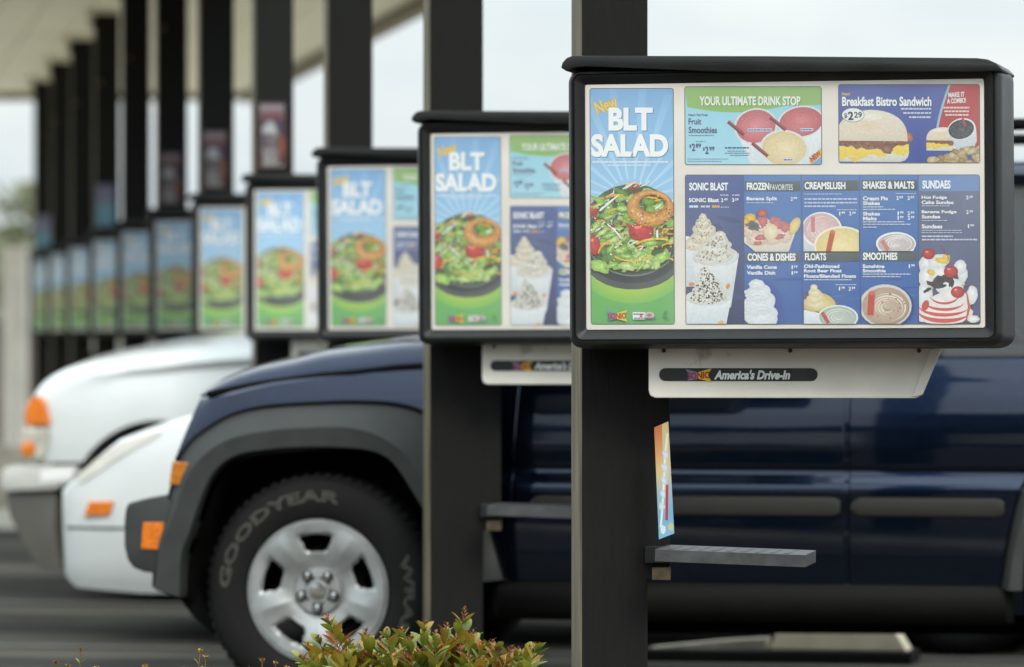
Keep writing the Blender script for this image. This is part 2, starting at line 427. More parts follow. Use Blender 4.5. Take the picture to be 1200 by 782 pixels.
    def logo(self, x0, y0, x1, y1):
        """pinched bow-tie emblem, violet at the left, yellow at the right, red letters across"""
        w, h = x1 - x0, y1 - y0; my = (y0 + y1) / 2; f = lambda a, b: (x0 + a * w, y0 + b * h)
        self.poly([f(-0.02, 0.0), f(0.5, 0.30), f(0.62, 0.5), f(0.5, 0.82), f(0.06, 1.0), f(0.14, 0.55)], (120, 120, 175))
        self.poly([f(1.0, -0.05), f(0.86, 0.5), f(1.0, 1.1), f(0.45, 0.80), f(0.36, 0.5), f(0.5, 0.25)], (232, 190, 40))
        self.text('SONIC', x0 + 0.06 * w, y0 + 0.26 * h, x1 - 0.08 * w, y0 + 0.84 * h, (60, 25, 15), 0.05, -3)
        self.text('SONIC', x0 + 0.07 * w, y0 + 0.30 * h, x1 - 0.09 * w, y0 + 0.80 * h, (186, 52, 32), 0.02, -3)
    def frame(self, r=3.0):  # grey rim painted around the sheet as the shaded gap of its recess
        x0, y0, x1, y1 = self.b
        b = self.b; self.b = (x0 - 2, y0 - 2, x1 + 2, y1 + 2)
        self.rrect(x0 - 0.9, y0 - 0.9, x1 + 0.9, y1 + 0.9, r, (92, 96, 92)); self.b = b
    def build(self, name, parent, mat=None):
        return self.mb.build(name, mat or M['poster'], parent, merge=False, recalc=False)

WHT = (240, 244, 243)
def salad_poster(parent):
    X0, Y0, X1, Y1 = 693, 104, 791, 379.5
    A = Art(X0, Y0, X1, Y1, seed=3); A.frame()
    A.rrect(X0, Y0, X1, 262, 2.5, (126, 176, 220), (158, 203, 232)); A.rect(X0, 250, X1, 300, (158, 203, 232))
    for a, w in ((-80, 5), (-66, 4), (-52, 6), (-38, 4), (-24, 5), (-10, 4), (6, 5), (20, 5), (34, 4), (48, 6), (62, 4), (78, 5)):
        dx, dy = math.sin(R(a)), -math.cos(R(a)); nx, ny = -dy, dx
        o = (742 + dx * 28, 232 + dy * 22); e = (742 + dx * 130, 232 + dy * 130)
        A.n += 1
        c0, c1 = A.ink((178, 216, 238)), A.ink((134, 182, 223))
        A._emit([(o[0] - nx, o[1] - ny), (e[0] - nx * w, e[1] - ny * w), (e[0] + nx * w, e[1] + ny * w), (o[0] + nx, o[1] + ny)], [c0, c1, c1, c0])
    A.text('New', 697.5, 114, 726, 131, (196, 150, 40), 0.05, -21); A.text('New', 698, 114.5, 725.5, 130.5, (232, 200, 84), 0.025, -21)
    A.text('BLT', 714.5, 126, 767, 153, WHT, 0.045, 0, shadow=(96, 134, 168), sd=1.0, res=6)
    A.text('SALAD', 693.8, 157, 785, 184, WHT, 0.045, 0, shadow=(96, 134, 168), sd=1.0, res=6)
    A.words(695, 785, 189.7, 1.6, (222, 232, 238), 0.7, 2, 7); A.words(713, 764, 193.6, 1.4, (214, 226, 234), 0.7, 2, 6)
    # green table, glow, bowl
    A.rect(X0, 296, X1, Y1, (120, 184, 84), (96, 170, 92))
    A.ell(742, 312, 62, 44, (226, 222, 60), (122, 186, 84))
    A.ell(742, 306, 56, 33.5, (58, 64, 62), (80, 86, 82)); A.ell(742, 298, 54, 34, (40, 44, 42), (52, 56, 54))
    A.ell(742.5, 270, 60, 54.5, (44, 50, 48), (72, 80, 78)); A.arc(742.5, 270, 58, 53, 20, 160, 1.6, (120, 128, 124), 24)
    A.tex = 0.75
    A.ell(742.5, 268.5, 57, 52, (84, 118, 44), (64, 92, 36), jit=0.02)
    inb = lambda x, y: ((x - 742.5) / 55) ** 2 + ((y - 268) / 50) ** 2 < 1
    greens = [(150, 198, 78), (172, 214, 100), (126, 176, 60), (194, 224, 134), (104, 152, 54), (160, 206, 88)]
    r = A.r
    for i in range(420):
        x, y = r.uniform(690, 795), 219 + 100 * min(1, max(0, i / 420 + r.uniform(-.18, .18)))
        if not inb(x, y): continue
        k = i % 10
        if k < 5:
            c = r.choice(greens); A.ell(x, y, r.uniform(3.5, 9), r.uniform(2.2, 5), c, tuple(int(v * 0.80) for v in c), r.uniform(-60, 40), 0.3, 15)
        elif k == 5: A.ell(x, y, r.uniform(2, 4.5), r.uniform(1.5, 3), (134, 74, 50), (92, 44, 32), r.uniform(0, 180), 0.3, 11)
        elif k == 6: A.ell(x, y, r.uniform(3, 7), 1.8, (100, 84, 128), (74, 60, 100), r.uniform(-60, 60), 0.25, 11)
        elif k == 7: A.line([(x, y), (x + r.uniform(4, 9), y - r.uniform(2, 6)), (x + r.uniform(9, 16), y - r.uniform(5, 11))], r.uniform(1.6, 3.0), (230, 236, 226), True)
        elif k == 8: A.arc(x, y, r.uniform(8, 15), r.uniform(3, 6), r.uniform(150, 220), r.uniform(290, 360), 1.9, (236, 178, 56))
        else: A.ell(x, y, r.uniform(2, 4), r.uniform(1.5, 3), (196, 78, 52), (150, 52, 40), r.uniform(0, 180), 0.3, 9)
    for (x, y, a, b) in ((753, 271.5, 15, 11), (697, 287, 7, 12), (696, 246, 6, 8)):
        A.ell(x, y, a, b, (222, 74, 60), (166, 36, 36), hx=-a * 0.25, hy=-b * 0.3); A.ell(x - a * 0.3, y - b * 0.45, a * 0.25, b * 0.14, (240, 150, 136))
    A.ring(764, 244, 28, 21.5, 766, 238.5, 15, 10, (168, 108, 48), (226, 170, 92), (186, 122, 58))
    A.speck(764, 250, 22, 13, [(212, 150, 72), (236, 188, 116), (190, 126, 60)], 60, 0.6, 1.5, lambda x, y: ((x - 766) / 17) ** 2 + ((y - 238.5) / 12) ** 2 > 1)
    for (x, y, a, b, t) in ((727, 300, 17, 7, -12), (755, 305, 19, 7, 6), (704, 312, 13, 7, 20), (776, 302, 13, 6, -22), (738, 312, 14, 5, 3)):
        c = r.choice(greens); A.ell(x, y, a, b, tuple(min(255, v + 22) for v in c), tuple(int(v * 0.8) for v in c), t, 0.16, 20)
    for _ in range(34):
        x, y = r.uniform(696, 788), r.uniform(228, 312)
        if not inb(x, y) or ((x - 764) / 30) ** 2 + ((y - 244) / 24) ** 2 < 1 or ((x - 753) / 17) ** 2 + ((y - 271) / 13) ** 2 < 1: continue
        c = r.choice(greens[:2] + greens[3:4]); t = r.uniform(-70, 20)
        A.ell(x, y, r.uniform(6, 11), r.uniform(2.2, 4.4), tuple(min(255, v + 14) for v in c), tuple(int(v * .82) for v in c), t, 0.28, 15)
        A.line([(x - 5 * math.cos(R(t)), y - 5 * math.sin(R(t))), (x + 5 * math.cos(R(t)), y + 5 * math.sin(R(t)))], .7, (206, 226, 160))
    A.arc(742, 294, 24, 12, 20, 150, 1.8, (240, 186, 58)); A.arc(772, 290, 26, 10, 200, 300, 2.2, (242, 192, 66)); A.arc(716, 300, 14, 16, 190, 280, 2.0, (238, 178, 54))
    A.line([(712, 262), (722, 270), (729, 279)], 2.6, WHT, True); A.line([(772, 270), (772, 279)], 2.4, WHT)
    A.line([(703, 248), (712, 240), (726, 229)], 3, WHT, True)
    A.speck(742, 268, 54, 48, [(136, 70, 46), (242, 196, 70), (230, 238, 220), (110, 168, 60), (96, 76, 120)], 150, 0.6, 1.5, inb)
    A.tex = 0.0
    A.logo(712, 364, 736, 376)
    A.rect(742.5, 366, 757, 374.5, (226, 228, 226)); A.text('&', 750.5, 367.5, 754.5, 372, (190, 60, 60), 0.05); A.words(743.5, 756, 368.3, 1.6, (60, 66, 130), 0.6, 2, 3)
    A.ell(762, 369.5, 6, 3.8, (150, 60, 60), (208, 200, 196)); A.words(744, 771, 373, 1.5, (110, 110, 140), 0.5, 2, 4)
    A.ell(781, 368, 2.0, 4.2, (66, 140, 66), rot=15); A.ell(782.5, 372, 1.2, 3, (70, 146, 70), rot=-20)
    return A.build('salad_poster', parent)

def drinks_poster(parent):
    X0, Y0, X1, Y1 = 805.5, 102, 965, 192.5
    A = Art(X0, Y0, X1, Y1, seed=5); A.frame()
    S = lambda x, y: (795 + x / 6.316, 95 + y / 6.316); k = 1 / 6.316
    A.rrect(X0, Y0, X1, Y1, 2.5, (150, 208, 226), (166, 214, 228))
    A.poly([(X0, Y0), (X1, Y0)] + [S(x, 190 + 47 * math.sin(math.pi * min(1, max(0, (x - 65) / 760))) - (x - 65) * 0.012) for x in range(1080, 60, -50)], (152, 188, 118), (140, 186, 100))
    A.tex = 0.25
    def cup(cx, cy, rx, ry, rot, liquid, edge, body):
        A.poly([S(*p) for p in body], (232, 238, 240), (206, 216, 222))
        x, y = S(cx, cy); A.ell(x, y, rx * k * 1.1, ry * k * 1.1, (236, 240, 240), (214, 222, 224), rot); A.ell(x, y, rx * k, ry * k, liquid, edge, rot)
        for q in range(5):
            A.arc(x, y, rx * k * (0.2 + 0.15 * q), ry * k * (0.2 + 0.15 * q), 30 + 67 * q, 170 + 60 * q, 0.7, edge, 10, True)
        A.speck(x, y, rx * k * 0.9, ry * k * 0.9, [edge, tuple(min(255, v + 14) for v in liquid)], 14, 0.4, 0.9)
    cup(590, 335, 148, 122, -10, (222, 146, 150), (190, 108, 112), [(440, 360), (740, 420), (700, 640), (560, 640)])
    cup(925, 302, 160, 108, -8, (216, 132, 134), (186, 98, 104), [(760, 330), (1090, 330), (1060, 640), (830, 640)])
    cup(800, 500, 165, 126, 5, (236, 222, 186), (216, 198, 146), [(630, 520), (970, 520), (900, 680), (700, 680)])
    for a, b in (((385, 300), (502, 398)), ((697, 268), (812, 362)), ((562, 458), (678, 556))):
        A.line([S(*a), S(*b)], 4.2, (128, 62, 62)); A.line([(S(*a)[0] + 0.7, S(*a)[1] - 0.6), (S(*b)[0] + 0.7, S(*b)[1] - 0.6)], 1.0, (176, 104, 100))
    A.tex = 0.0
    for x, y, w in ((620, 362, 14), (968, 360, 7), (828, 583, 5)):
        c = S(x, y); A.rrect(c[0] - w - 0.6, c[1] - 1.7, c[0] + w + 0.6, c[1] + 1.7, 1.2, (206, 216, 230)); A.words(c[0] - w, c[0] + w, c[1], 1.5, (74, 92, 150), 0.6, 2, 4)
    tx = lambda s, a, b, c, d, colr, bold=0.02, **kw: A.text(s, *S(a, b), *S(c, d), colr, bold, **kw)
    tx('YOUR ULTIMATE DRINK STOP', 172, 113, 922, 181, (232, 240, 228), 0.038, shadow=(98, 140, 76), sd=0.7, res=5)
    tx('New! Fat Free', 90, 241, 233, 259, (72, 82, 100)); tx('Fruit', 90, 276, 186, 322, (78, 74, 104), 0.02, res=5); tx('Smoothies', 91, 338, 302, 386, (78, 74, 104), 0.02, res=5)
    A.words(809.5, 839, 158.8, 0.9, (96, 118, 150), 0.6, 1.5, 5)
    for x, y, n in ((95, 490, '89'), (195, 512, '99')):
        tx('$', x, y - 22, x + 16, y + 6, (60, 72, 110)); tx('2', x + 19, y - 28, x + 44, y + 28, (60, 72, 110), 0.03); tx(n, x + 48, y - 28, x + 88, y + 4, (60, 72, 110), 0.03)
    A.words(818, 829, 165.7, 0.7, (96, 118, 150)); A.words(852, 880, 173.2, 1.7, (72, 88, 140), 0.7, 2, 6)
    for q, (a, b) in enumerate(((855, 877), (852, 881), (858, 880))): A.words(a, b, 177 + q * 2.5, 0.9, (96, 124, 156), 0.6, 1.5, 5)
    A.words(808, 856, 186.3, 0.7, (104, 134, 160), 0.5, 1.5, 5); A.words(808, 848, 189, 0.7, (104, 134, 160), 0.5, 1.5, 5)
    A.poly([S(985, 585), S(1075, 490), S(1085, 540), S(1000, 615)], (230, 196, 70), (214, 150, 60)); A.poly([S(1005, 615), S(1085, 548), S(1085, 630), S(1010, 630)], (120, 164, 200))
    A.text('NEW', *S(985, 535), *S(1078, 575), (176, 50, 46), 0.05, -38)
    return A.build('drinks_poster', parent)

def sandwich_poster(parent):
    X0, Y0, X1, Y1 = 986, 99.5, 1148.5, 190.5
    A = Art(X0, Y0, X1, Y1, seed=8); A.frame()
    S = lambda x, y: (975 + x / 6.316, 90 + (y + 10 * (x - 580) / 1030) / 6.316); k = 1 / 6.316
    A.rrect(X0, Y0, X1, Y1, 2.5, (92, 106, 170), (64, 82, 150))
    cur = [(886 - 108 * math.sin(math.pi / 2 * t / 8), 40 + 60 * t) for t in range(9)]
    A.poly([S(*p) for p in cur] + [S(1110, 520), S(1110, 40)], (188, 78, 84), (178, 70, 66))
    A.line([S(*p) for p in cur], 2.6, (150, 196, 214))
    # big sandwich
    def burger(cx, w, top, mid, bot, s):
        dome = [(cx + w * math.cos(R(180 + 9 * i)) * (1.0), mid - (mid - top) * abs(math.sin(R(9 * i))) ** 0.72) for i in range(21)]
        A.poly([S(cx - w * 0.98, mid + 80 * s), S(cx + w * 1.0, mid + 60 * s), S(cx + w * 1.04, bot - 70 * s), S(cx + w * 1.0, bot - 34 * s), S(cx + w * .92, bot - 12 * s), S(cx + w * 0.78, bot), S(cx - w, bot)], (226, 226, 212), (202, 204, 190))
        A.poly([S(cx - w, mid + 40 * s)] + [S(cx - w + 2.04 * w * i / 12, mid + (130 - 40 * i / 12 + 16 * math.sin(i * 1.9)) * s) for i in range(13)] + [S(cx + w * 1.03, mid + 20 * s)], (236, 214, 96), (228, 196, 74))
        A.poly([S(cx - w * 0.7, mid + 120 * s), S(cx - w * 0.25, mid + 118 * s), S(cx - w * 0.48, mid + 160 * s)], (226, 198, 74))
        A.poly([S(cx - w, mid - 12 * s)] + [S(cx + w * 1.0, mid - 22 * s)] + [S(cx + w - 2 * w * i / 14, mid + (20 + 42 * math.sin(math.pi * i / 14) + 12 * math.sin(i * 2.7)) * s) for i in range(15)], (122, 78, 66), (148, 98, 82))
        A.speck(*S(cx, mid + 26 * s), w * 0.85 * k, 26 * s * k, [(96, 60, 50), (168, 116, 98), (140, 92, 80)], int(60 * s), 0.7 * s, 1.7 * s)
        A.ell(*S(cx + w * 1.02, mid - 30 * s), 38 * s * k, 34 * s * k, (200, 132, 104), (154, 92, 74), 30, 0.22); A.ell(*S(cx + w * 0.42, mid + 60 * s), 44 * s * k, 32 * s * k, (164, 118, 100), (118, 76, 64), 10, 0.2)
        A.poly([S(*p) for p in dome], (228, 222, 206), (216, 204, 182))
        A.ell(*S(cx - w * 0.1, top + (mid - top) * 0.52), w * 0.55 * k, (mid - top) * 0.26 * k, (228, 206, 174), (226, 214, 194), 4)
        A.ell(*S(cx - w * 0.2, top + (mid - top) * 0.22), w * 0.5 * k, (mid - top) * 0.13 * k, (236, 234, 226), (229, 223, 207))
    A.tex = 0.32
    burger(310, 262, 248, 478, 632, 1.0)
    burger(835, 126, 372, 470, 545, 0.42)
    # cup and potato pieces
    A.poly([S(872, 400), S(1072, 370), S(1078, 470), S(1040, 560), S(940, 560)], (222, 228, 232), (190, 198, 206))
    A.ell(*S(967, 383), 103 * k, 78 * k, (230, 236, 240), rot=-14); A.ell(*S(964, 386), 95 * k, 71 * k, (86, 88, 92), (64, 66, 70), -14)
    A.speck(*S(964, 386), 82 * k, 58 * k, [(128, 132, 136), (108, 110, 116), (56, 56, 60)], 60, 0.5, 1.2)
    A.line([S(974, 305), S(996, 360)], 3.0, (176, 70, 70))
    for i in range(46):
        x, y = A.r.uniform(750, 1110), A.r.uniform(520, 640)
        if y < 590 - (x - 740) * 0.22: continue
        c = A.r.choice([(212, 188, 136), (194, 168, 114), (222, 204, 160), (178, 150, 98)])
        A.ell(*S(x, y), A.r.uniform(26, 42) * k, A.r.uniform(18, 28) * k, c, tuple(int(v * 0.78) for v in c), A.r.uniform(-40, 40), 0.12, 14)
    A.tex = 0.0
    A.ell(*S(172, 287), 84 * k, 53 * k, (110, 116, 120)); A.ell(*S(172, 287), 80 * k, 50 * k, (230, 234, 232))
    tx = lambda s, a, b, c, d, colr, bold=0.02, **kw: A.text(s, *S(a, b), *S(c, d), colr, bold, **kw)
    ink = (58, 62, 74)
    tx('$', 106, 273, 131, 314, ink); tx('2', 135, 262, 176, 326, ink, 0.04, res=5); tx('29', 180, 264, 238, 308, ink, 0.03)
    tx('New!', 92, 120, 150, 143, (226, 204, 90), 0.03); tx('Breakfast Bistro Sandwich', 92, 152, 748, 216, WHT, 0.03, shadow=(50, 62, 112), sd=0.5, res=5)
    for q, (a, b) in enumerate(((525, 745), (542, 745), (584, 745))): A.words(S(a, 0)[0], S(b, 0)[0], S(650, 237 + 31 * q)[1], 1.9, (206, 214, 234), 0.8, 2, 5)
    tx('MAKE IT', 872, 112, 990, 148, WHT, 0.03, rot=-3); tx('A COMBO!', 862, 156, 1000, 193, WHT, 0.03, rot=-3)
    for q, (a, b) in enumerate(((835, 1025), (842, 1022), (850, 1018))): A.words(S(a, 0)[0], S(b, 0)[0], S(930, 226 + 27 * q)[1], 2.0, (232, 214, 210), 0.7, 2, 5)
    return A.build('sandwich_poster', parent)

def dessert_menu(parent):
    X0, Y0, X1, Y1 = 805.5, 205.5, 1148, 379.5
    A = Art(X0, Y0, X1, Y1, seed=11); A.frame()
    q = 1 / 4.114
    C2 = lambda x, y: (800 + x * q, 200 + y * q); C3 = lambda x, y: (930 + x * q, 200 + y * q); C5 = lambda x, y: (1030 + x * q, 200 + y * q)
    A.rrect(X0, Y0, X1, Y1, 2.5, (92, 130, 184), (52, 92, 160))
    for i in range(26):     # photographed cloth backdrop: long soft folds in the print
        x, y = A.r.uniform(870, 1080), A.r.uniform(300, 380); s = A.r.uniform(10, 34)
        c = A.r.choice([(66, 106, 172), (46, 84, 152), (80, 118, 180)])
        A.ell(x, y, s, A.r.uniform(0.8, 2.2), c, (58, 96, 162), A.r.uniform(-14, 10), 0.1, 18)
    A.rect(X0, Y0, 873.5, Y1, (84, 100, 150), (56, 62, 96)); A.rect(1078, Y0, X1, 224, (112, 142, 190)); A.rect(1078, 224, X1, Y1, (108, 116, 142), (84, 92, 122))
    for x in (874, 941.7, 1009.5, 1077.4): A.rect(x - 0.5, Y0, x + 0.5, Y1, (80, 100, 152), (52, 76, 140))
    for i in range(14):
        x, y = A.r.uniform(815, 868), A.r.uniform(248, 370); c = A.r.choice([(70, 80, 122), (58, 66, 104)])
        A.ell(x, y, A.r.uniform(6, 16), A.r.uniform(1.5, 4), c, (68, 78, 118), A.r.uniform(-30, 30), 0.1, 14)
    # headers
    bars = [(875.5, 940.5, 212.5, 224), (944, 1008.3, 211.5, 223.3), (1011.5, 1076.3, 211, 222.8), (875.5, 940.5, 295.5, 307), (944, 1008.3, 295, 306.6), (1011.5, 1076.3, 294.5, 306)]
    for x0, x1, y0, y1 in bars: A.rect(x0, y0, x1, y1, (96, 104, 106), (84, 92, 92))
    H = lambda s, x0, x1, y0, y1, b=0.035: A.text(s, x0, y0, x1, y1, WHT, b, res=5)
    H('SONIC BLAST', 809.7, 855.5, 214, 223.2); H('FROZEN', 877.5, 904, 214, 222.8); H('FAVORITES', 905, 931.5, 216.2, 222.8, 0.0)
    H('CREAMSLUSH', 945.3, 993, 213.2, 222); H('SHAKES & MALTS', 1013.3, 1073, 212.5, 221.3); H('SUNDAES', 1082.5, 1115, 211.5, 221.2)
    H('CONES & DISHES', 878, 934.3, 297, 305.8); H('FLOATS', 945.3, 970, 296.6, 305.2); H('SMOOTHIES', 1013, 1053, 296, 304.8)
    T = lambda s, f, a, b, c, d: A.text(s, *f(a, b), *f(c, d), WHT, 0.03)
    P = lambda f, x, y, w, c: A.price(*f(x, y), w, c, WHT)
    W = lambda f, a, b, y, h=1.3: A.words(f(a, 0)[0], f(b, 0)[0], f(0, y)[1], h, (196, 206, 226), 0.8, 2, 6)
    T('SONIC Blast', C2, 38, 132, 184, 152); P(C2, 194, 142, '2', '49'); P(C2, 247, 142, '3', '29'); W(C2, 190, 230, 118); W(C2, 248, 286, 118)
    A.words(C2(40, 0)[0], C2(86, 0)[0], C2(0, 173)[1], 2.6, (206, 226, 244), 0.5, 4, 6); A.words(*[C2(v, 0)[0] for v in (96, 140)], C2(0, 173)[1], 2.2, (206, 206, 206), 0.8, 3, 6); A.words(*[C2(v, 0)[0] for v in (150, 188)], C2(0, 173)[1], 2.8, (222, 162, 74), 0.5, 4, 6); W(C2, 192, 232, 176, 0.9)
    T('Banana Split', C2, 318, 126, 465, 148); P(C2, 530, 136, '2', '99'); W(C2, 318, 446, 155, 0.9)
    T('Vanilla Cone', C2, 317, 456, 462, 474); P(C2, 530, 466, '1', '19'); T('Vanilla Dish', C2, 317, 484, 455, 502); P(C2, 530, 494, '1', '19')
    W(C3, 62, 240, 113, 0.9)
    for y in (137, 155): W(C3, 62, 314, y, 1.8)
    W(C3, 62, 212, 172, 1.8); W(C3, 218, 312, 189, 0.9); P(C3, 225, 207, '1', '99'); P(C3, 276, 207, '2', '39')
    T('Old-Fashioned', C3, 58, 452, 228, 470); T('Root Beer Float', C3, 58, 474, 240, 491); T('Floats/Blended Floats', C3, 58, 500, 308, 517); W(C3, 58, 286, 526, 1.2); W(C3, 210, 312, 550, 0.9); P(C3, 222, 569, '1', '79'); P(C3, 272, 569, '2', '39')
    T('Cream Pie', C3, 343, 124, 462, 144); T('Shakes', C3, 343, 148, 424, 166); P(C3, 503, 132, '2', '09'); P(C3, 556, 132, '2', '59'); W(C3, 500, 595, 111, 0.9); W(C3, 343, 440, 175); W(C3, 343, 500, 187)
    T('Shakes', C3, 343, 199, 424, 217); T('Malts', C3, 343, 222, 408, 240); P(C3, 505, 206, '1', '99'); P(C3, 556, 206, '2', '39'); P(C3, 505, 228, '1', '99'); P(C3, 556, 228, '2', '39')
    W(C3, 343, 540, 247); W(C3, 343, 575, 259); W(C3, 343, 408, 273)
    T('Sunshine', C3, 340, 452, 444, 470); T('Smoothie', C3, 340, 474, 450, 491); P(C3, 557, 461, '1', '99'); W(C3, 340, 570, 499); W(C3, 340, 520, 511)
    T('Hot Fudge', C5, 212, 121, 332, 141); T('Cake Sundae', C5, 212, 144, 364, 162); P(C5, 424, 130, '2', '29'); W(C5, 212, 345, 170, 0.9)
    T('Banana Fudge', C5, 212, 191, 378, 210); T('Sundae', C5, 212, 213, 300, 231); P(C5, 424, 200, '2', '29'); W(C5, 212, 338, 241, 0.9)
    T('Sundaes', C5, 212, 259, 310, 279); P(C5, 428, 268, '1', '99'); W(C5, 212, 400, 288, 0.9); W(C5, 212, 408, 299, 0.9); W(C5, 212, 360, 317, 1.8); W(C5, 212, 475, 333, 1.8)
    # --- pictures
    A.tex = 0.24
    cupw, cups = (228, 233, 234), (196, 204, 208)
    A.b = (X0, Y0, 873.5, Y1)
    def whip(f, pts, base, edge, specks, n, s0=0.5, s1=1.2):
        for (x, y, a, b) in pts: A.ell(*f(x, y), a * q, b * q, base, edge, A.r.uniform(-15, 15), 0.08, 22, hy=-b * q * 0.3)
        for (x, y, a, b) in pts:
            if n: A.speck(*f(x, y), a * q * 0.85, b * q * 0.8, specks, max(3, int(n * a * b / 6000)), s0, s1)
    A.poly([C2(22, 315), C2(170, 340), C2(150, 560), C2(22, 560)], cupw, cups)
    whip(C2, [(75, 350, 70, 34), (110, 320, 66, 36), (112, 285, 56, 34), (108, 255, 38, 30), (106, 230, 20, 24)], (240, 236, 222), (198, 188, 166), [(190, 150, 100), (150, 120, 90), (220, 196, 150)], 60)
    A.poly([C2(52, 400), C2(280, 400), C2(240, 660), C2(90, 660)], cupw, cups)
    A.ell(*C2(166, 412), 114 * q, 50 * q, (236, 240, 238), (206, 212, 214))
    whip(C2, [(160, 410, 100, 44), (165, 375, 82, 44), (180, 340, 52, 36), (190, 315, 26, 24)], (240, 240, 230), (204, 202, 190), [(170, 160, 140), (140, 128, 108), (206, 186, 150), (216, 220, 214)], 100, 0.6, 1.5)
    A.ell(*C2(50, 548), 3.4, 2.4, (222, 138, 56)); A.ell(*C2(226, 558), 2.2, 3.4, (222, 138, 56), rot=25)
    A.poly([C2(18, 605), C2(244, 605), C2(216, 745), C2(18, 745)], (230, 236, 236), (204, 214, 218))
    A.ell(*C2(130, 612), 112 * q, 40 * q, (234, 238, 236), (208, 214, 214))
    whip(C2, [(130, 612, 100, 36), (130, 585, 84, 38), (126, 550, 64, 36), (120, 518, 46, 30), (114, 488, 26, 24)], (238, 238, 230), (206, 204, 192), [(50, 52, 48), (66, 66, 60), (84, 84, 76)], 130, 0.5, 1.3)
    A.ell(*C2(190, 735), 4, 2.5, (226, 180, 100), rot=-30)
    A.b = (874.2, Y0, 940.8, 295)
    A.poly([C2(303, 320), C2(552, 300), C2(520, 392), C2(360, 392), C2(303, 345)], (232, 228, 214), (210, 204, 190))
    whip(C2, [(340, 290, 40, 44), (400, 280, 60, 48), (470, 290, 58, 50), (430, 320, 60, 40), (370, 330, 52, 36), (500, 310, 40, 40)], (238, 226, 208), (206, 184, 166), [(200, 150, 140)], 10)
    A.ell(*C2(548, 268), 24 * q, 46 * q, (238, 222, 160), (206, 184, 116), 28); A.ell(*C2(336, 228), 28 * q, 22 * q, (238, 204, 90), (206, 166, 60), 0, 0.15); A.ell(*C2(316, 250), 16 * q, 22 * q, (236, 200, 84), (200, 160, 60))
    A.ell(*C2(350, 268), 34 * q, 22 * q, (84, 92, 98), (112, 108, 108), 20, 0.25)
    for (x, y, a, b) in ((395, 245, 22, 30), (462, 256, 28, 32), (505, 272, 24, 26), (388, 322, 34, 14), (470, 320, 30, 14), (372, 350, 22, 10), (444, 240, 14, 20)): A.ell(*C2(x, y), a * q, b * q, (206, 128, 124), (182, 104, 104), A.r.uniform(-30, 30), 0.2)
    A.ell(*C2(436, 296), 34 * q, 40 * q, (240, 230, 200), (218, 200, 162), 15, 0.06); A.ell(*C2(394, 206), 25 * q, 20 * q, (206, 122, 112), (160, 72, 70))
    A.b = (874.2, 307, 940.8, Y1)
    A.ell(*C2(398, 655), 92 * q, 132 * q, (46, 66, 122), (60, 88, 160), -6, n=24)
    whip(C2, [(385, 700, 84, 60), (380, 640, 80, 60), (372, 590, 60, 46), (366, 552, 40, 28)], (238, 240, 240), (208, 214, 218), [], 0)
    for i in range(9): A.arc(*C2(352 + 5 * i, 560 + 20 * i), (26 + 5 * i) * q, (30 + 2 * i) * q, 200 + 4 * i, 330, 0.9, (198, 206, 212), 9, True)
    for i in range(9): A.ell(*C2(312 + 6 * (i % 3), 585 + 17 * i), 10 * q, 9 * q, (232, 236, 236), (204, 212, 216))
    A.b = (943.9, Y0, 1008.4, 294.6)
    A.poly([C3(50, 290), C3(230, 290), C3(200, 400), C3(50, 400)], (226, 228, 228), (196, 204, 208))
    A.ell(*C3(145, 285), 98 * q, 86 * q, (236, 234, 230)); A.ell(*C3(145, 284), 90 * q, 78 * q, (222, 196, 196), (206, 178, 176), 8)
    for i in range(4): A.arc(*C3(150, 285), (25 + 16 * i) * q, (18 + 15 * i) * q, 40 * i, 40 * i + 200, 0.9, (236, 224, 222), 12, True)
    A.line([C3(103, 222), C3(103, 296)], 4.6, (204, 134, 130))
    A.ell(*C3(240, 360), 132 * q, 92 * q, (240, 234, 214)); A.ell(*C3(240, 362), 124 * q, 85 * q, (238, 224, 172), (222, 204, 140))
    A.line([C3(198, 292), C3(176, 392)], 6.2, (190, 92, 72)); A.ell(*C3(196, 296), 3.2, 2.2, (206, 116, 92))
    A.b = (943.9, 306.6, 1008.4, Y1)
    A.poly([C3(50, 670), C3(150, 690), C3(140, 740), C3(50, 740)], (232, 236, 238), (206, 214, 218))
    A.ell(*C3(150, 640), 66 * q, 46 * q, (230, 212, 152), (200, 178, 110), 25); A.ell(*C3(105, 645), 60 * q, 36 * q, (226, 206, 136), (196, 174, 104))
    whip(C3, [(112, 640, 54, 28), (112, 615, 44, 28), (110, 590, 32, 24), (106, 566, 18, 18)], (240, 232, 200), (210, 196, 150), [], 0)
    A.ell(*C3(58, 606), 2, 4, (150, 70, 80)); A.ell(*C3(220, 708), 98 * q, 60 * q, (222, 230, 226)); A.ell(*C3(220, 708), 90 * q, 53 * q, (190, 200, 188), (170, 182, 170))
    for i in range(4): A.arc(*C3(225, 708), (20 + 16 * i) * q, (10 + 10 * i) * q, 50 * i, 50 * i + 210, 0.9, (226, 230, 222), 12, True)
    A.line([C3(145, 684), C3(175, 735)], 4.4, (184, 74, 68))
    A.b = (1011.2, Y0, 1076.4, 294.3)
    A.poly([C3(405, 350), C3(598, 350), C3(580, 395), C3(420, 395)], (220, 226, 228))
    A.ell(*C3(500, 352), 96 * q, 56 * q, (234, 236, 236)); A.ell(*C3(502, 354), 88 * q, 49 * q, (206, 198, 194), (188, 180, 178))
    for i in range(5): A.arc(*C3(505, 352), (14 + 14 * i) * q, (8 + 8 * i) * q, 50 * i, 50 * i + 220, 1.2, (236, 234, 230), 12, True)
    A.line([C3(434, 338), C3(462, 384)], 5.0, (200, 130, 122))
    A.b = (1011.2, 306.2, 1076.4, Y1)
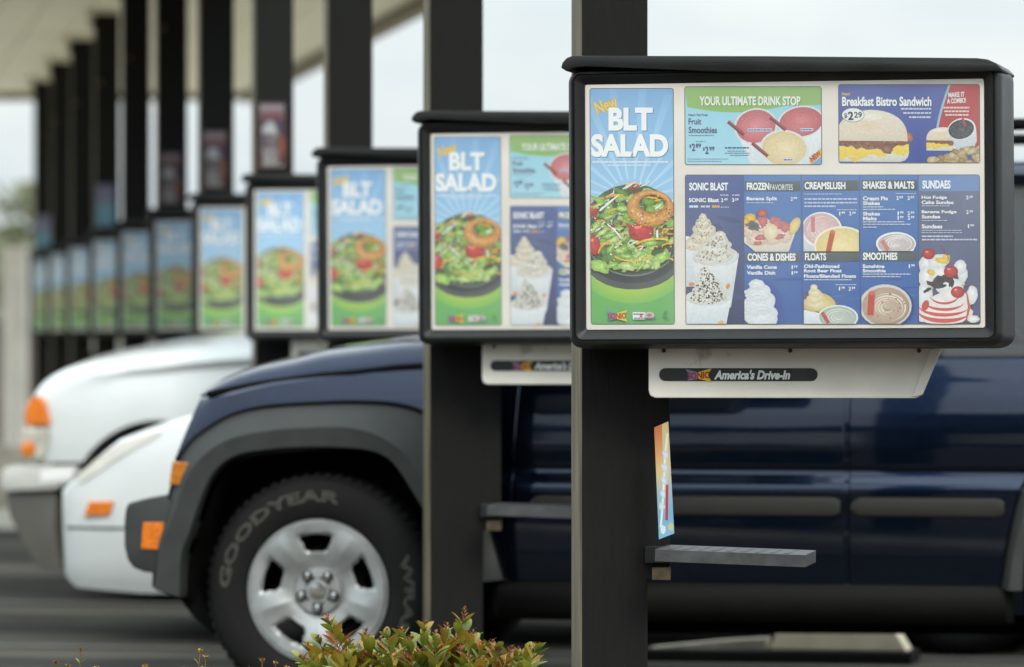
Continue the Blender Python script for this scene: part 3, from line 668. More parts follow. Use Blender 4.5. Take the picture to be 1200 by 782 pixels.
    A.ell(*C3(458, 655), 128 * q, 108 * q, (46, 68, 130)); A.ell(*C3(448, 652), 126 * q, 104 * q, (226, 228, 222), (204, 204, 196)); A.ell(*C3(450, 655), 114 * q, 93 * q, (198, 182, 160), (176, 154, 132))
    for i in range(7): A.arc(*C3(458, 660), (16 + 14 * i) * q, (12 + 11 * i) * q, 47 * i, 47 * i + 200, 1.6, A.r.choice([(222, 212, 194), (164, 132, 110), (228, 222, 208)]), 12, True)
    A.speck(*C3(455, 650), 90 * q, 70 * q, [(190, 104, 84), (150, 100, 76)], 14, 0.8, 1.7)
    A.line([C3(384, 588), C3(376, 698)], 7.6, (188, 74, 58)); A.ell(*C3(384, 590), 3.9, 2.6, (208, 104, 84))
    A.b = (1078, 224, X1, Y1)
    wc, we = (240, 242, 240), (208, 212, 214)
    whip(C5, [(232, 450, 36, 40), (240, 520, 44, 60), (290, 440, 54, 36), (225, 600, 38, 60), (300, 500, 60, 40), (405, 500, 24, 44), (395, 465, 30, 34), (450, 600, 26, 46), (345, 560, 70, 40), (455, 715, 30, 18), (215, 690, 30, 44)], wc, we, [], 0)
    for (x, y, a, b, c) in ((310, 432, 34, 16, (240, 206, 92)), (255, 490, 20, 14, (240, 206, 92)), (330, 415, 18, 10, (238, 214, 120))): A.ell(*C5(x, y), a * q, b * q, c, (214, 180, 70), 5, 0.2)
    for (x, y, a, b, t) in ((300, 525, 44, 20, -20), (270, 550, 40, 14, 15), (340, 520, 30, 18, -50), (240, 575, 26, 8, -30), (310, 555, 22, 10, 0), (352, 540, 12, 24, 10)): A.ell(*C5(x, y), a * q, b * q, (46, 44, 46), (70, 66, 66), t, 0.3, 15)
    whip(C5, [(320, 680, 128, 66), (340, 630, 96, 50), (358, 600, 60, 36)], (242, 242, 240), (222, 218, 216), [], 0)
    for (a, b, s, e, w) in ((124, 62, 20, 175, 5.0), (122, 34, 25, 170, 4.2), (100, 8, 20, 165, 3.4), (72, -22, 10, 160, 2.8)): A.arc(*C5(318, 678 + (b - 62)), a * q, 46 * q, s, e, w, (204, 84, 66), 16, True)
    A.line([C5(425, 590), C5(436, 660), C5(420, 728)], 3.4, (206, 92, 76), True); A.ell(*C5(228, 650), 4.0, 6.5, (196, 76, 62), rot=20)
    for x, y, a in ((245, 402, 30), (350, 487, 34), (382, 586, 33)):
        A.ell(*C5(x, y), a * q, a * 0.86 * q, (206, 84, 78), (158, 44, 46), hx=-1.5, hy=-1.5); A.ell(*C5(x - a * 0.3, y - a * 0.35), 1.8, 1.0, (236, 160, 150))
    A.line([C5(300, 358), C5(330, 402), C5(345, 440)], 0.8, (150, 70, 70)); A.line([C5(400, 552), C5(478, 548)], 0.8, (150, 90, 90))
    return A.build('dessert_menu', parent)
# ------------------------------------------------------------------ the setting
S0 = (0.246, 12.30)                       # nearest post
STEP_X, STEP_Y = -205 / 475.0, 3.0        # from one stand to the next along the row
N_ST = 11
def station_xy(i): return S0[0] + STEP_X * i, S0[1] + STEP_Y * i

g = MB(); g.face([(-900, -400, 0), (900, -400, 0), (900, 1500, 0), (-900, 1500, 0)])
tag(g.build('ground', M['asphalt'], recalc=False), kind='structure')

pv = MB(); pv.face([(-60, 29.5, .003), (60, 29.5, .003), (60, 140, .003), (-60, 140, .003)])  # pale ground added beyond the row to bounce light onto the soffit
tag(pv.build('bounce_pavement', M['bounce_pavement'], recalc=False), kind='structure')

# parking bay lines, worn white paint
M['line_paint'] = material('worn_line_paint', (0.06, 0.058, 0.05, 1), 0.8, vary=0.5, scale=7, color2=(0.10, 0.097, 0.085, 1))
ROWDIR = math.atan2(STEP_X, STEP_Y)
YAW = R(-11.5)                            # stands and cars stand turned a little towards the right
ux, uy = math.cos(YAW), math.sin(YAW)
ln = MB()
for i in range(1, 12):
    x, y = station_xy(i); y += 0.05
    a = (x - 3.2 * ux, y - 3.2 * uy); b = (x + 5.0 * ux, y + 5.0 * uy)
    ln.face([(a[0], a[1] - .05, .004), (b[0], b[1] - .05, .004), (b[0], b[1] + .05, .004), (a[0], a[1] + .05, .004)])
tag(ln.build('road_markings', M['line_paint']), kind='structure')

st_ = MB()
for i in range(1, 11):                    # darker strips along the middles of the bays
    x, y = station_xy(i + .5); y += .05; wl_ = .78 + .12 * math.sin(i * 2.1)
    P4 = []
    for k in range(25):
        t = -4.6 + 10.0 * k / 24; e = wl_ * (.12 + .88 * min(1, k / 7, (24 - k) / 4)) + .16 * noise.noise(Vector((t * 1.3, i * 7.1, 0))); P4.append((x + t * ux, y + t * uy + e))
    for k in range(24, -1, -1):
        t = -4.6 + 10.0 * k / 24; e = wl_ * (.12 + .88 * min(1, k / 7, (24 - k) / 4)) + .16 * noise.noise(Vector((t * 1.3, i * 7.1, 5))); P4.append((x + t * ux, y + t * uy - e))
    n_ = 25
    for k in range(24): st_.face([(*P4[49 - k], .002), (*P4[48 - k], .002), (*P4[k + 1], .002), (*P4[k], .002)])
tag(st_.build('dark_asphalt', M['dark_asphalt']), kind='structure')

# planting bed with concrete kerb, extended unseen towards the camera to darken car reflections
bed = MB(); bed.box(-14, 4.5, 0.0, 14, 11.75, 0.10); bed.box(-14, 11.752, 0.0, 0.9, 12.75, 0.10)
tag(bed.build('planting_bed', M['mulch']), kind='structure')
kb = MB(); kb.box(-14, 12.752, 0, 0.9, 12.9, 0.14); kb.box(-14, 4.2, 0, 14, 4.498, 0.14); kb.box(.902, 11.76, 0, 1.05, 12.9, 0.14)
tag(kb.build('kerb', M['concrete'], bevel=0.015), kind='structure')

# canopy over the row
CZ = 3.40
def row_pt(y, off): return (S0[0] + STEP_X * (y - S0[1]) / STEP_Y + off, y)
can = thing('canopy', 'long flat canopy with a pale beige underside over the row of menu stands', 'canopy', (*row_pt(28, 0), 0))
cx0, cy0 = can.location.x, can.location.y
def cpt(y, off): p = row_pt(y, off); return (p[0] - cx0, p[1] - cy0)
CY0, CY1, OL, OR = 22.4, 44.9, -1.35, 1.97
sf = MB()
NP = 11
for k in range(NP):                           # soffit panels with shallow joints between them
    a = OL + (OR - OL) * k / NP; b = OL + (OR - OL) * (k + 1) / NP
    sf.prism([cpt(CY0, a + .006), cpt(CY0, b - .006), cpt(CY1, b - .006), cpt(CY1, a + .006)], CZ, CZ + 0.03, axis='z')
sf.build('soffit', M['soffit'], can)
rf = MB(); rf.prism([cpt(CY0, OL), cpt(CY0, OR), cpt(CY1, OR), cpt(CY1, OL)], CZ + 0.032, CZ + 0.34, axis='z')
rf.build('roof_deck', M['soffit'], can)
fa = MB()
for (a, b) in ((OR + .002, OR + .10), (OL - .10, OL - .002)):
    fa.prism([cpt(CY0 - .1, a), cpt(CY0 - .1, b), cpt(CY1 + .1, b), cpt(CY1 + .1, a)], CZ - 0.09, CZ + 0.42, axis='z')
for (ya, yb) in ((CY0 - .1, CY0 - .002), (CY1 + .002, CY1 + .1)):
    fa.prism([cpt(ya, OL), cpt(ya, OR), cpt(yb, OR), cpt(yb, OL)], CZ - 0.07, CZ + 0.42, axis='z')
fa.build('fascia', M['fascia'], can)
hb = MB()                                     # open header frame carrying the first posts
for off in (-.09, .0):
    hb.prism([cpt(11.9, off), cpt(11.9, off + .07), cpt(22.28, off + .07), cpt(22.28, off)], CZ + .004, CZ + 0.20, axis='z')
hb.build('header_beam', M['post'], can)

# ------------------------------------------------------------------ the menu stand (one, with all its parts, then copied)
def loc1(px, py, d):            # photo position at a depth -> local to the nearest stand
    return (ground_x(px, d) - S0[0], d - S0[1], EYE - (py - 387) / F_PX * d)

def rounded(x0, z0, x1, z1, r, n=6):
    pts = []
    for cx, cz, a0 in ((x1 - r, z0 + r, -90), (x1 - r, z1 - r, 0), (x0 + r, z1 - r, 90), (x0 + r, z0 + r, 180)):
        for k in range(n + 1):
            a = R(a0 + 90 * k / n); pts.append((cx + r * math.cos(a), cz + r * math.sin(a)))
    return pts

def make_stand():
    st = thing('menu_stand', 'x', 'menu stand', (S0[0], S0[1], 0))
    # square timber post, turned to show its worn left face
    hw = 0.0855; c = 0.004
    p = MB()
    a = R(7.0)
    def rot(x, y): return (x * math.cos(a) - y * math.sin(a), x * math.sin(a) + y * math.cos(a))
    prof = [(-hw + c, -hw), (hw - c, -hw), (hw, -hw + c), (hw, hw - c), (hw - c, hw), (-hw + c, hw), (-hw, hw - c), (-hw, -hw + c)]
    prof = [rot(*q) for q in prof]
    n = len(prof)
    for i in range(n):
        q, s = prof[i], prof[(i + 1) % n]
        p.face([(*q, 0), (*s, 0), (*s, CZ), (*q, CZ)], 1 if i in (5, 6, 7) else 0)
    p.face([(*q, CZ) for q in prof]); p.face([(*q, 0) for q in reversed(prof)])
    p.build('post', [M['post'], M['post_edge']], st)
    fl = MB(); fl.box(-0.15, -0.15, 0, 0.15, 0.15, 0.012)
    for sx in (-.12, .12):
        for sy in (-.12, .12): fl.tube([(sx, sy, .012), (sx, sy, .035)], .012, 6)
    fl.build('base_plate', M['housing'], st)
    # plank bolted to the post's right side, its cut end bare wood
    pk = MB()
    x0 = loc1(746, 0, 12.24)[0]; x1 = loc1(785, 0, 12.24)[0]; zb = loc1(0, 679, 12.22)[2]
    pk.box(x0 + 0.012, -0.075, zb, x1, 0.055, 1.75)
    pk.build('plank', M['post'], st, bevel=0.003)
    pe = MB(); pe.box(x1 - 0.045, -0.078, zb - 0.002, x1 + 0.0015, 0.05, zb + 0.03)
    pe.build('plank_end', M['raw_wood'], st, bevel=0.002)
    br = MB(); br.box(-0.13, -0.12, CZ - 0.13, -0.092, 0.05, CZ - 0.005); br.box(-0.13, -0.13, CZ - 0.03, 0.10, -0.10, CZ - 0.005)
    br.build('bracket', M['soffit'], st, bevel=0.006)
    am = MB(); am.tube([(-0.04, -0.115, 2.90), (-0.04, -0.09, 2.90)], 0.014, 12)
    am.build('reflector', material('dull_amber_reflector', (0.10, 0.045, 0.012, 1), 0.3), st, smooth=40)

    # --- the board: housing, lid, face plate and the four printed sheets
    bx, by, bz = loc1(686.5, 387, 12.0)
    u = 1 / 475.0
    H = MB()
    W, Hh = PANEL_W, PANEL_H
    def ringpts(l, b, rr, t, rad, y): return [(x, y, z) for x, z in rounded(-l, -b, W + rr, Hh + t, rad)]
    rings = [ringpts(.030, .030, .030, .022, .02, .268), ringpts(.047, .048, .047, .034, .032, .255), ringpts(.050, .050, .050, .036, .034, .16),
             ringpts(.043, .044, .043, .034, .03, .03), ringpts(.043, .044, .043, .034, .03, .016), ringpts(.0395, .041, .0395, .033, .03, .0),
             ringpts(.0330, .035, .0330, .030, .024, -.012), ringpts(.0285, .030, .0285, .026, .022, -.014), ringpts(.0265, .0275, .0265, .0235, .02, -.006),
             ringpts(.0235, .025, .0235, .021, .018, -.006), ringpts(.0225, .023, .0225, .020, .016, -.011), ringpts(.007, .007, .007, .007, .008, -.004), ringpts(.000, .000, .000, .000, .006, .006), ringpts(-.01, -.01, -.01, -.01, .004, .012)]
    H.loft(rings, 0, True, True)
    board = H.build('menu_board', M['housing'], st, smooth=32)
    board.location = (bx, by, bz); board.rotation_euler = (0, R(-0.3), YAW)
    ld = MB()
    outline = [(661, 80), (663, 74), (668, 68.5), (675, 66), (900, 66.5), (1148, 69), (1160, 70.5), (1170, 75), (1177, 82), (1176, 85), (1168, 84.5), (850, 84.5), (760, 81), (690, 78.5), (676, 80), (668, 84.5)]
    ld.prism([board_uv(*q) for q in outline], -.03, .275)
    ld.build('lid', M['housing'], board, smooth=40, bevel=0.003)
    fp = MB(); fp.prism(rounded(.0005, .0005, W - .0005, Hh - .0005, .006), .0045, .0105)
    fp.build('face_plate', M['cream'], board, bevel=0.0012)
    for mk in (salad_poster, drinks_poster, sandwich_poster, dessert_menu):
        o = mk(board); o.location = (0, 0.0038, 0)

    cv = MB(); cv.face([(.001, -.0078, .001), (W - .001, -.0078, .001), (W - .001, -.0078, Hh - .001), (.001, -.0078, Hh - .001)])
    cv.build('clear_cover', M['cover'], board)

    # --- white metal box under the board, with a printed strip
    d = 12.06
    q = lambda px, py: (loc1(px, py, d)[0], loc1(px, py, d)[2])
    wb = MB()
    o2 = [q(760, 407), q(1103, 404), q(1100, 412), q(1079, 463), q(1072, 466.5), q(768, 466.5), q(762, 464), q(760, 458)]
    wb.prism(o2, 0.0, 0.15)
    yaw2 = R(-6)
    box = wb.build('speaker_box', M['white_box'], st, bevel=0.004)
    # pivot at its left edge
    px0 = o2[0][0]
    for v in box.data.vertices: v.co.x -= px0
    box.location = (px0, d - S0[1], 0); box.rotation_euler = (0, 0, yaw2)
    fold = MB(); fold.prism([(x - px0, z) for x, z in (q(1089, 409), q(1102, 407), q(1080, 462), q(1068, 465))], -0.005, 0.0, )
    fold.build('folded_end', M['white_box'], box, bevel=0.0015)
    A = Art(770, 425, 962, 450, uv=lambda px, py: (q(px, py)[0] - px0, q(px, py)[1]), seed=4, k=0.9)
    A.rrect(772.5, 431.5, 958, 446.5, 7.4, (28, 32, 31)); A.rrect(928, 432, 946, 446, 1, (38, 42, 41))
    A.logo(804, 432.4, 834, 446.4)
    A.text("America's Drive-In", 837, 433.6, 926, 444.8, (232, 236, 232), 0.045, shear=0.25, res=5)
    s = A.build('printed_strip', box, M['strip']); s.location = (0, -0.0022, 0)
    for sx in (778, 926, 1076):
        w = MB(); c0 = q(sx, 411)
        w.tube([(c0[0] - px0, -0.006, c0[1]), (c0[0] - px0, 0.004, c0[1])], 0.0055, 8)
        w.build('screw', M['screw'], box, smooth=40)

    # --- drooping grey tray
    t = MB()
    L, Dp, Th = 0.375, 0.20, 0.030
    t.box(0, 0, 0, L, Dp, Th)
    for k in range(9): t.box(0.03 + k * .036, 0.02, Th + .0005, 0.042 + k * .036, Dp - .02, Th + .0014)
    tx, ty, tz = loc1(768, 659, 12.0)
    tr = t.build('tray', M['tray'], st, bevel=0.004)
    tr.location = (tx, -0.255, tz); tr.rotation_euler = (R(0.8), R(1.7), R(-11))
    arm = MB(); arm.box(x0 + 0.02, -0.10, tz - 0.012, x1 + 0.03, -0.075, tz + 0.03); arm.build('tray_arm', M['housing'], st, bevel=0.002)

    # --- printed card fixed to the plank
    def uvc(px, py):
        l = loc1(px, py, 12.1); return (l[0], l[2])
    A = Art(760, 490, 795, 640, uv=uvc, seed=2, k=0.72)
    Q = lambda a, b: (766.5 + a * 16.5 + b * (5.5 + 1.5 * a), 501 - 7 * a + b * (131 + 0 * a))   # card coordinates 0..1
    A.n += 1
    cs = [(196, 112, 70), (214, 150, 98), (222, 196, 132), (160, 190, 196), (118, 178, 212), (126, 190, 222)]
    for i in range(5):
        a, b = A.ink(cs[i]), A.ink(cs[i + 1]); A._emit([Q(0, i / 5), Q(1, i / 5), Q(1, (i + 1) / 5), Q(0, (i + 1) / 5)], [a, a, b, b])
    A.poly([Q(0.55, 0), Q(1, 0), Q(1, .3), Q(.8, .5), Q(0.45, .62)], (214, 190, 130), (200, 208, 200))
    A.line([Q(.15, .9), Q(.3, .75), Q(.7, .25), Q(.9, .1)], 2.4, (236, 236, 224)); A.line([Q(.7, .55), Q(.55, .86)], 3.2, (186, 64, 74))
    for k in range(5): A.ell(*Q(.28 + .1 * k, .72 - .11 * k), 3.2, 5.0, (230, 236, 238), (196, 210, 224), -15, 0.25, 12)
    A.ell(*Q(.3, .93), 3, 5, (222, 232, 238), jit=.2); A.ell(*Q(.8, .93), 3.4, 5, (208, 196, 140), jit=.2)
    cd = A.build('promo_card', st); cd.location = (0, 12.1 - S0[1] - 0.012, 0)
    back = MB(); back.prism([uvc(*Q(a, b)) for a, b in ((0, 0), (1, 0), (1, 1), (0, 1))], 0.0004, 0.0022)
    bk = back.build('card_back', M['cream'], cd)
    return st

def post_poster(st, kind):
    """small printed sheet pinned on the post above the board"""
    A = Art(0, 0, 34, 78, uv=lambda px, py: (px / 271.4, -py / 271.4), seed=21 + kind, k=0.6)
    if kind == 0:
        A.rect(0, 0, 34, 78, (62, 50, 54), (78, 48, 50)); A.rect(3, 3, 31, 12, (150, 132, 138)); A.rect(2, 13, 32, 21, (120, 78, 84))
        A.ell(15, 34, 10, 11, (206, 208, 208), (160, 160, 166), jit=.1); A.ell(15, 47, 12, 9, (120, 112, 116), (84, 74, 80), jit=.2); A.poly([(5, 54), (26, 54), (24, 74), (8, 74)], (140, 136, 138), (170, 170, 170))
        A.ell(29, 52, 5, 16, (150, 92, 66), (112, 60, 54), jit=.2); A.ell(27, 30, 5, 8, (70, 58, 84)); A.words(3, 31, 76, 1.6, (190, 180, 176))
        A.speck(16, 58, 12, 14, [(58, 52, 60), (196, 190, 188), (120, 60, 60)], 40, 0.6, 1.8)
    else:
        A.rect(0, 0, 34, 78, (120, 118, 148), (116, 168, 190)); A.ell(17, 18, 12, 12, (166, 150, 176), (140, 140, 176), jit=.1); A.rect(3, 40, 31, 72, (128, 182, 200)); A.words(3, 31, 36, 3, (210, 220, 226), 1, 5, 9)
    o = A.build('post_poster', st); o.location = (-0.060, -0.112, 2.205); o.rotation_euler = (0, 0, R(7))
    b = MB(); b.box(0, 0.0004, -78 / 271.4, 34 / 271.4, 0.003, 0); b.build('poster_back', M['cream'], o)

STAND_LABELS = [
 'nearest menu stand, sharp, its whole menu of salad, smoothies, sandwich and sundaes in view',
 'second nearest menu stand, half hidden behind the sharp one, beside the dark blue car wheel',
 'third nearest menu stand, its board just above the bonnet of the dark blue car',
 'fourth nearest menu stand, a dark red photo sheet on its post, before the white truck',
 'fifth nearest menu stand, blurred, its board above the middle of the white truck bonnet',
 'sixth nearest menu stand, blurred, with the farthest dark red photo sheet on its post',
 'seventh nearest menu stand, blurred, one narrow salad sheet showing, no sheet on its post',
 'eighth nearest menu stand, blurred, with a pale blue sheet on its post',
 'third farthest menu stand, a narrow blurred strip of salad sheet between its neighbours',
 'second farthest menu stand, a thin blurred strip beside the last one',
 'farthest menu stand, at the end of the row, a blue sheet on its post']
proto = make_stand()
stands = [proto] + [copy_tree(proto, skip=('promo_card',)) for _ in range(N_ST - 1)]
for i, s in enumerate(stands):
    x, y = station_xy(i)
    s.location = (x, y, 0)
    s['label'] = STAND_LABELS[i]; s['group'] = 'menu stands in the row'
for i, s in enumerate(stands):
    if i > 1:
        for ch in s.children:
            if ch.name.startswith('menu_board'): ch.rotation_euler = (R(rng.uniform(-.4, .4)), R(rng.uniform(-.5, .1)), YAW + R(rng.uniform(-.9, .9)))
for i in (3, 4, 5): post_poster(stands[i], 0)
post_poster(stands[7], 1); post_poster(stands[10], 1)
# ------------------------------------------------------------------ vehicles
CA, SA = math.cos(-YAW), math.sin(-YAW)
def car_frame(px_wheel, d):
    """origin on the ground under the near front wheel; X to the rear, Y to the far side"""
    ox, oy = ground_x(px_wheel, d), d
    def P(px, py):
        k = (px - 600) / F_PX
        X = (k * oy - ox) / (CA + k * SA); dd = oy - SA * X
        return X, EYE - (py - 387) / F_PX * dd
    return ox, oy, P

def lerp_tab(tab, x):
    if x <= tab[0][0]: return tab[0][1]
    for (a, u), (b, v) in zip(tab, tab[1:]):
        if x <= b:
            t = (x - a) / (b - a); return u + (v - u) * t
    return tab[-1][1]
def smooth_tab(tab, x):
    if x <= tab[0][0]: return tab[0][1]
    for (a, u), (b, v) in zip(tab, tab[1:]):
        if x <= b:
            t = (x - a) / (b - a); t = t * t * (3 - 2 * t) * 0.5 + t * 0.5; return u + (v - u) * t
    return tab[-1][1]

def resample(pts, n):
    L = [0]
    for a, b in zip(pts, pts[1:]): L.append(L[-1] + math.dist(a, b))
    out = []
    for i in range(n):
        s = L[-1] * i / (n - 1); j = 0
        while j < len(pts) - 2 and L[j + 1] < s: j += 1
        t = (s - L[j]) / max(1e-9, L[j + 1] - L[j])
        out.append(tuple(pts[j][q] + (pts[j + 1][q] - pts[j][q]) * t for q in range(2)))
    # one pass of smoothing keeps corners soft
    for _ in range(2):
        out = [out[0]] + [tuple((out[i - 1][q] + 2 * out[i][q] + out[i + 1][q]) / 4 for q in range(2)) for i in range(1, n - 1)] + [out[-1]]
    return out

def mirror_mb(mb, width):
    n = len(mb.v); m = MB(); m.v = list(mb.v); m.f = list(mb.f); m.m = list(mb.m); m.c = list(mb.c)
    m.v += [(x, width - y, z) for x, y, z in mb.v]
    m.f += [tuple(reversed([i + n for i in f])) for f in mb.f]; m.m += mb.m; m.c += mb.c
    return m

def build_pair(m, W, name, mats, parent, **kw):
    o = m.build(name, mats, parent, **kw)
    f = MB(); f.v = [(x, W - y, z) for x, y, z in m.v]; f.f = [tuple(reversed(q)) for q in m.f]; f.m = list(m.m); f.c = list(m.c)
    return o, f.build(name, mats, parent, **kw)

def boolean_cut(obj, cutters):
    for c in cutters:
        md = obj.modifiers.new('cut', 'BOOLEAN'); md.object = c; md.operation = 'DIFFERENCE'; md.solver = 'EXACT'
    dg = bpy.context.evaluated_depsgraph_get(); dg.update()
    me = bpy.data.meshes.new_from_object(obj.evaluated_get(dg), depsgraph=dg)
    obj.modifiers.clear(); old = obj.data; obj.data = me; bpy.data.meshes.remove(old)
    for c in cutters: bpy.data.objects.remove(c)
    for p in obj.data.polygons: p.use_smooth = True
    obj.data.set_sharp_from_angle(angle=R(28))

def body_loft(name, mat, parent, W, stations, yprof, zb, zs, yin, crown=0.02, nose=None, split=0.8, levels=None):
    """closed shell from sill to shoulder; yprof: Z -> side depth below the split height"""
    lv = levels
    rings = []
    for X in stations:
        b, s, yi = zb(X), zs(X), yin(X); near = []
        for f in lv:
            z = b + (s - b) * f
            near.append((yi + yprof(z, b, s), z))
        top = [(yi + yprof(s, b, s) + 0.012, s + 0.010), (yi + yprof(s, b, s) + 0.05, s + 0.016), (W * 0.28, s + 0.016 + crown * 0.7), (W * 0.5, s + 0.016 + crown)]
        half = near + top
        ring = half + [(W - y, z) for y, z in reversed(half[:-1])]
        out = []
        for y, z in ring:
            x = X + (nose(X, z, y) if nose else 0); out.append((x, y, z))
        rings.append(out)
    m = MB(); m.loft(rings, 0, True, True)
    return m.build(name, mat, parent, smooth=28)

def tyre_mb(Rt, rr, w, letters=True):
    m = MB(); seg = 72
    prof = [(rr, .03), (rr + .006, .014), (rr + .02, .006), (Rt * .80, .0), (Rt * .885, .004), (Rt * .95, .018), (Rt * .985, .034), (Rt, .055), (Rt, w * .5), (Rt, w - .055), (Rt * .985, w - .034), (Rt * .9, w - .006), (Rt * .8, w), (rr, w - .03)]
    rings = [[(r * math.cos(2 * math.pi * k / seg), y, r * math.sin(2 * math.pi * k / seg)) for k in range(seg)] for r, y in prof]
    m.loft(rings, 0)
    for k in range(64):                       # tread blocks on the shoulder
        a = 2 * math.pi * k / 64; b = a + 0.055
        pts = []
        for r, y in ((Rt * .955, .020), (Rt * .99, .036), (Rt + .004, .058), (Rt + .004, .10)):
            pts.append(((r + .003) * math.cos(a), y - .002, (r + .003) * math.sin(a), (r + .003) * math.cos(b), (r + .003) * math.sin(b)))
        for p, q in zip(pts, pts[1:]):
            m.face([(p[0], p[1], p[2]), (p[3], p[1], p[4]), (q[3], q[1], q[4]), (q[0], q[1], q[2])])
    if letters:
        def arc_text(s, a0, a1, r0, r1, bold):
            vs, fs = text_shape(s, bold, 0.0, 2, 0.013); out = []
            for u, v in vs:
                a = R(a0 + (a1 - a0) * u); r = r0 + (r1 - r0) * v
                out.append((-r * math.cos(a), -0.0008 + (0 if r < Rt * .83 else (r - Rt * .83) * 0.07), r * math.sin(a)))
            m.raw(out, fs, 1)
        # angle 0 points forward (photo left), 90 up
        arc_text('GOODYEAR', 2, 104, Rt * .775, Rt * .872, 0.0); arc_text('WRANGLER', 158, 252, Rt * .78, Rt * .868, 0.0)
    return m

def rim_mb(rr, slots=5, a0=92.0, hub=0.074):
    nr, na = 40, 240; V = []; F = []
    rs = [rr * (1 - i / nr) + 0.012 * i / nr for i in range(nr + 1)]
    def in_slot(r, a):
        k = round((a - a0) / (360 / slots)); da = a - a0 - k * 360 / slots
        u = r * math.sin(R(da)); v = r * math.cos(R(da)) - rr * 0.665
        hwid = 0.046 + v * 0.42
        return (abs(u) / hwid) ** 5 + (abs(v) / 0.0275) ** 5
    def depth(r, a):
        if r > rr - .010: return .016 - (r - rr + .010) * 0.2
        if r > rr - .018: return .006
        if r > .083:
            t = (rr - .018 - r) / (rr - .018 - .083); y = .006 + .005 * math.sin(t * 2.4) + .020 * t * t
            k = round((a - a0) / (360 / slots)); da = abs(a - a0 - k * 360 / slots) / (180 / slots)
            y -= .012 * (max(0, da - .35) / .65) * math.sin(math.pi * min(1, t * 1.05))
            s = in_slot(r, a)
            if s < 2.2: y += .010 * (1 - s / 2.2) ** 0.5 if s > 0 else .01
            return y
        if r > .075: return .034
        return .018 - .004 * (1 - (r / .075) ** 2)
    for i, r in enumerate(rs):
        for j in range(na):
            a = 360 * j / na; V.append((r * math.cos(R(a)), depth(r, a), r * math.sin(R(a))))
    for i in range(nr):
        for j in range(na):
            r = (rs[i] + rs[i + 1]) / 2; a = 360 * (j + .5) / na
            if in_slot(r, a) < 1.0: continue
            F.append((i * na + j, i * na + (j + 1) % na, (i + 1) * na + (j + 1) % na, (i + 1) * na + j))
    F.append(tuple(nr * na + j for j in range(na)))
    m = MB(); m.raw(V, F)
    # inner barrel
    seg = 60
    m.loft([[(q * math.cos(2 * math.pi * k / seg), y, q * math.sin(2 * math.pi * k / seg)) for k in range(seg)] for q, y in ((rr + .001, .014), (rr - .012, .05), (rr - .018, .17))])
    return m

def make_wheel(parent, X, Y, Rt, rr, w, far=False, letters=True, slots=5, hub=True):
    wh = MB(); seg = 40
    wh.loft([[(q * math.cos(2 * math.pi * k / seg), y, q * math.sin(2 * math.pi * k / seg)) for k in range(seg)] for q, y in ((rr * .62, .075), (rr * .62, .10), (.03, .10))], cap=True)
    wo = wh.build('wheel', M['black'], parent)
    wo.location = (X, Y, Rt)
    if far: wo.rotation_euler = (0, 0, math.pi)
    tyre_mb(Rt, rr, w, letters).build('tyre', [M['rubber'], M['tyre_letters']], wo, smooth=35, recalc=False)
    rim_mb(rr, slots).build('rim', M['alloy'], wo, smooth=30)
    lg = MB()
    for k in range(5):
        a = R(90 + 36 + 72 * k)
        c = (.0565 * math.cos(a), .0565 * math.sin(a))
        lg.loft([[(c[0] + q * math.cos(2 * math.pi * j / 10), y, c[1] + q * math.sin(2 * math.pi * j / 10)) for j in range(10)] for q, y in ((.0125, .022), (.0125, .008), (.008, .004))], 0, cap=True)
        lg.loft([[(c[0] + q * math.cos(2 * math.pi * j / 14), y, c[1] + q * math.sin(2 * math.pi * j / 14)) for j in range(14)] for q, y in ((.018, .0132), (.013, .0128))], 1)
    lg.loft([[(q * math.cos(2 * math.pi * j / 24), y, q * math.sin(2 * math.pi * j / 24)) for j in range(24)] for q, y in ((.030, .015), (.028, .010), (.012, .009))], 0, cap=True)
    lg.build('lug_nuts', [M['chrome'], M['black']], wo, smooth=40)
    return wo

def bar_mb(m, p, q, w, t):
    """flat pillar from p to q: w along X, t along Y"""
    m.loft([[(c[0] - w / 2, c[1], c[2]), (c[0] + w / 2, c[1], c[2]), (c[0] + w / 2, c[1] + t, c[2]), (c[0] - w / 2, c[1] + t, c[2])] for c in (p, q)], cap=True)

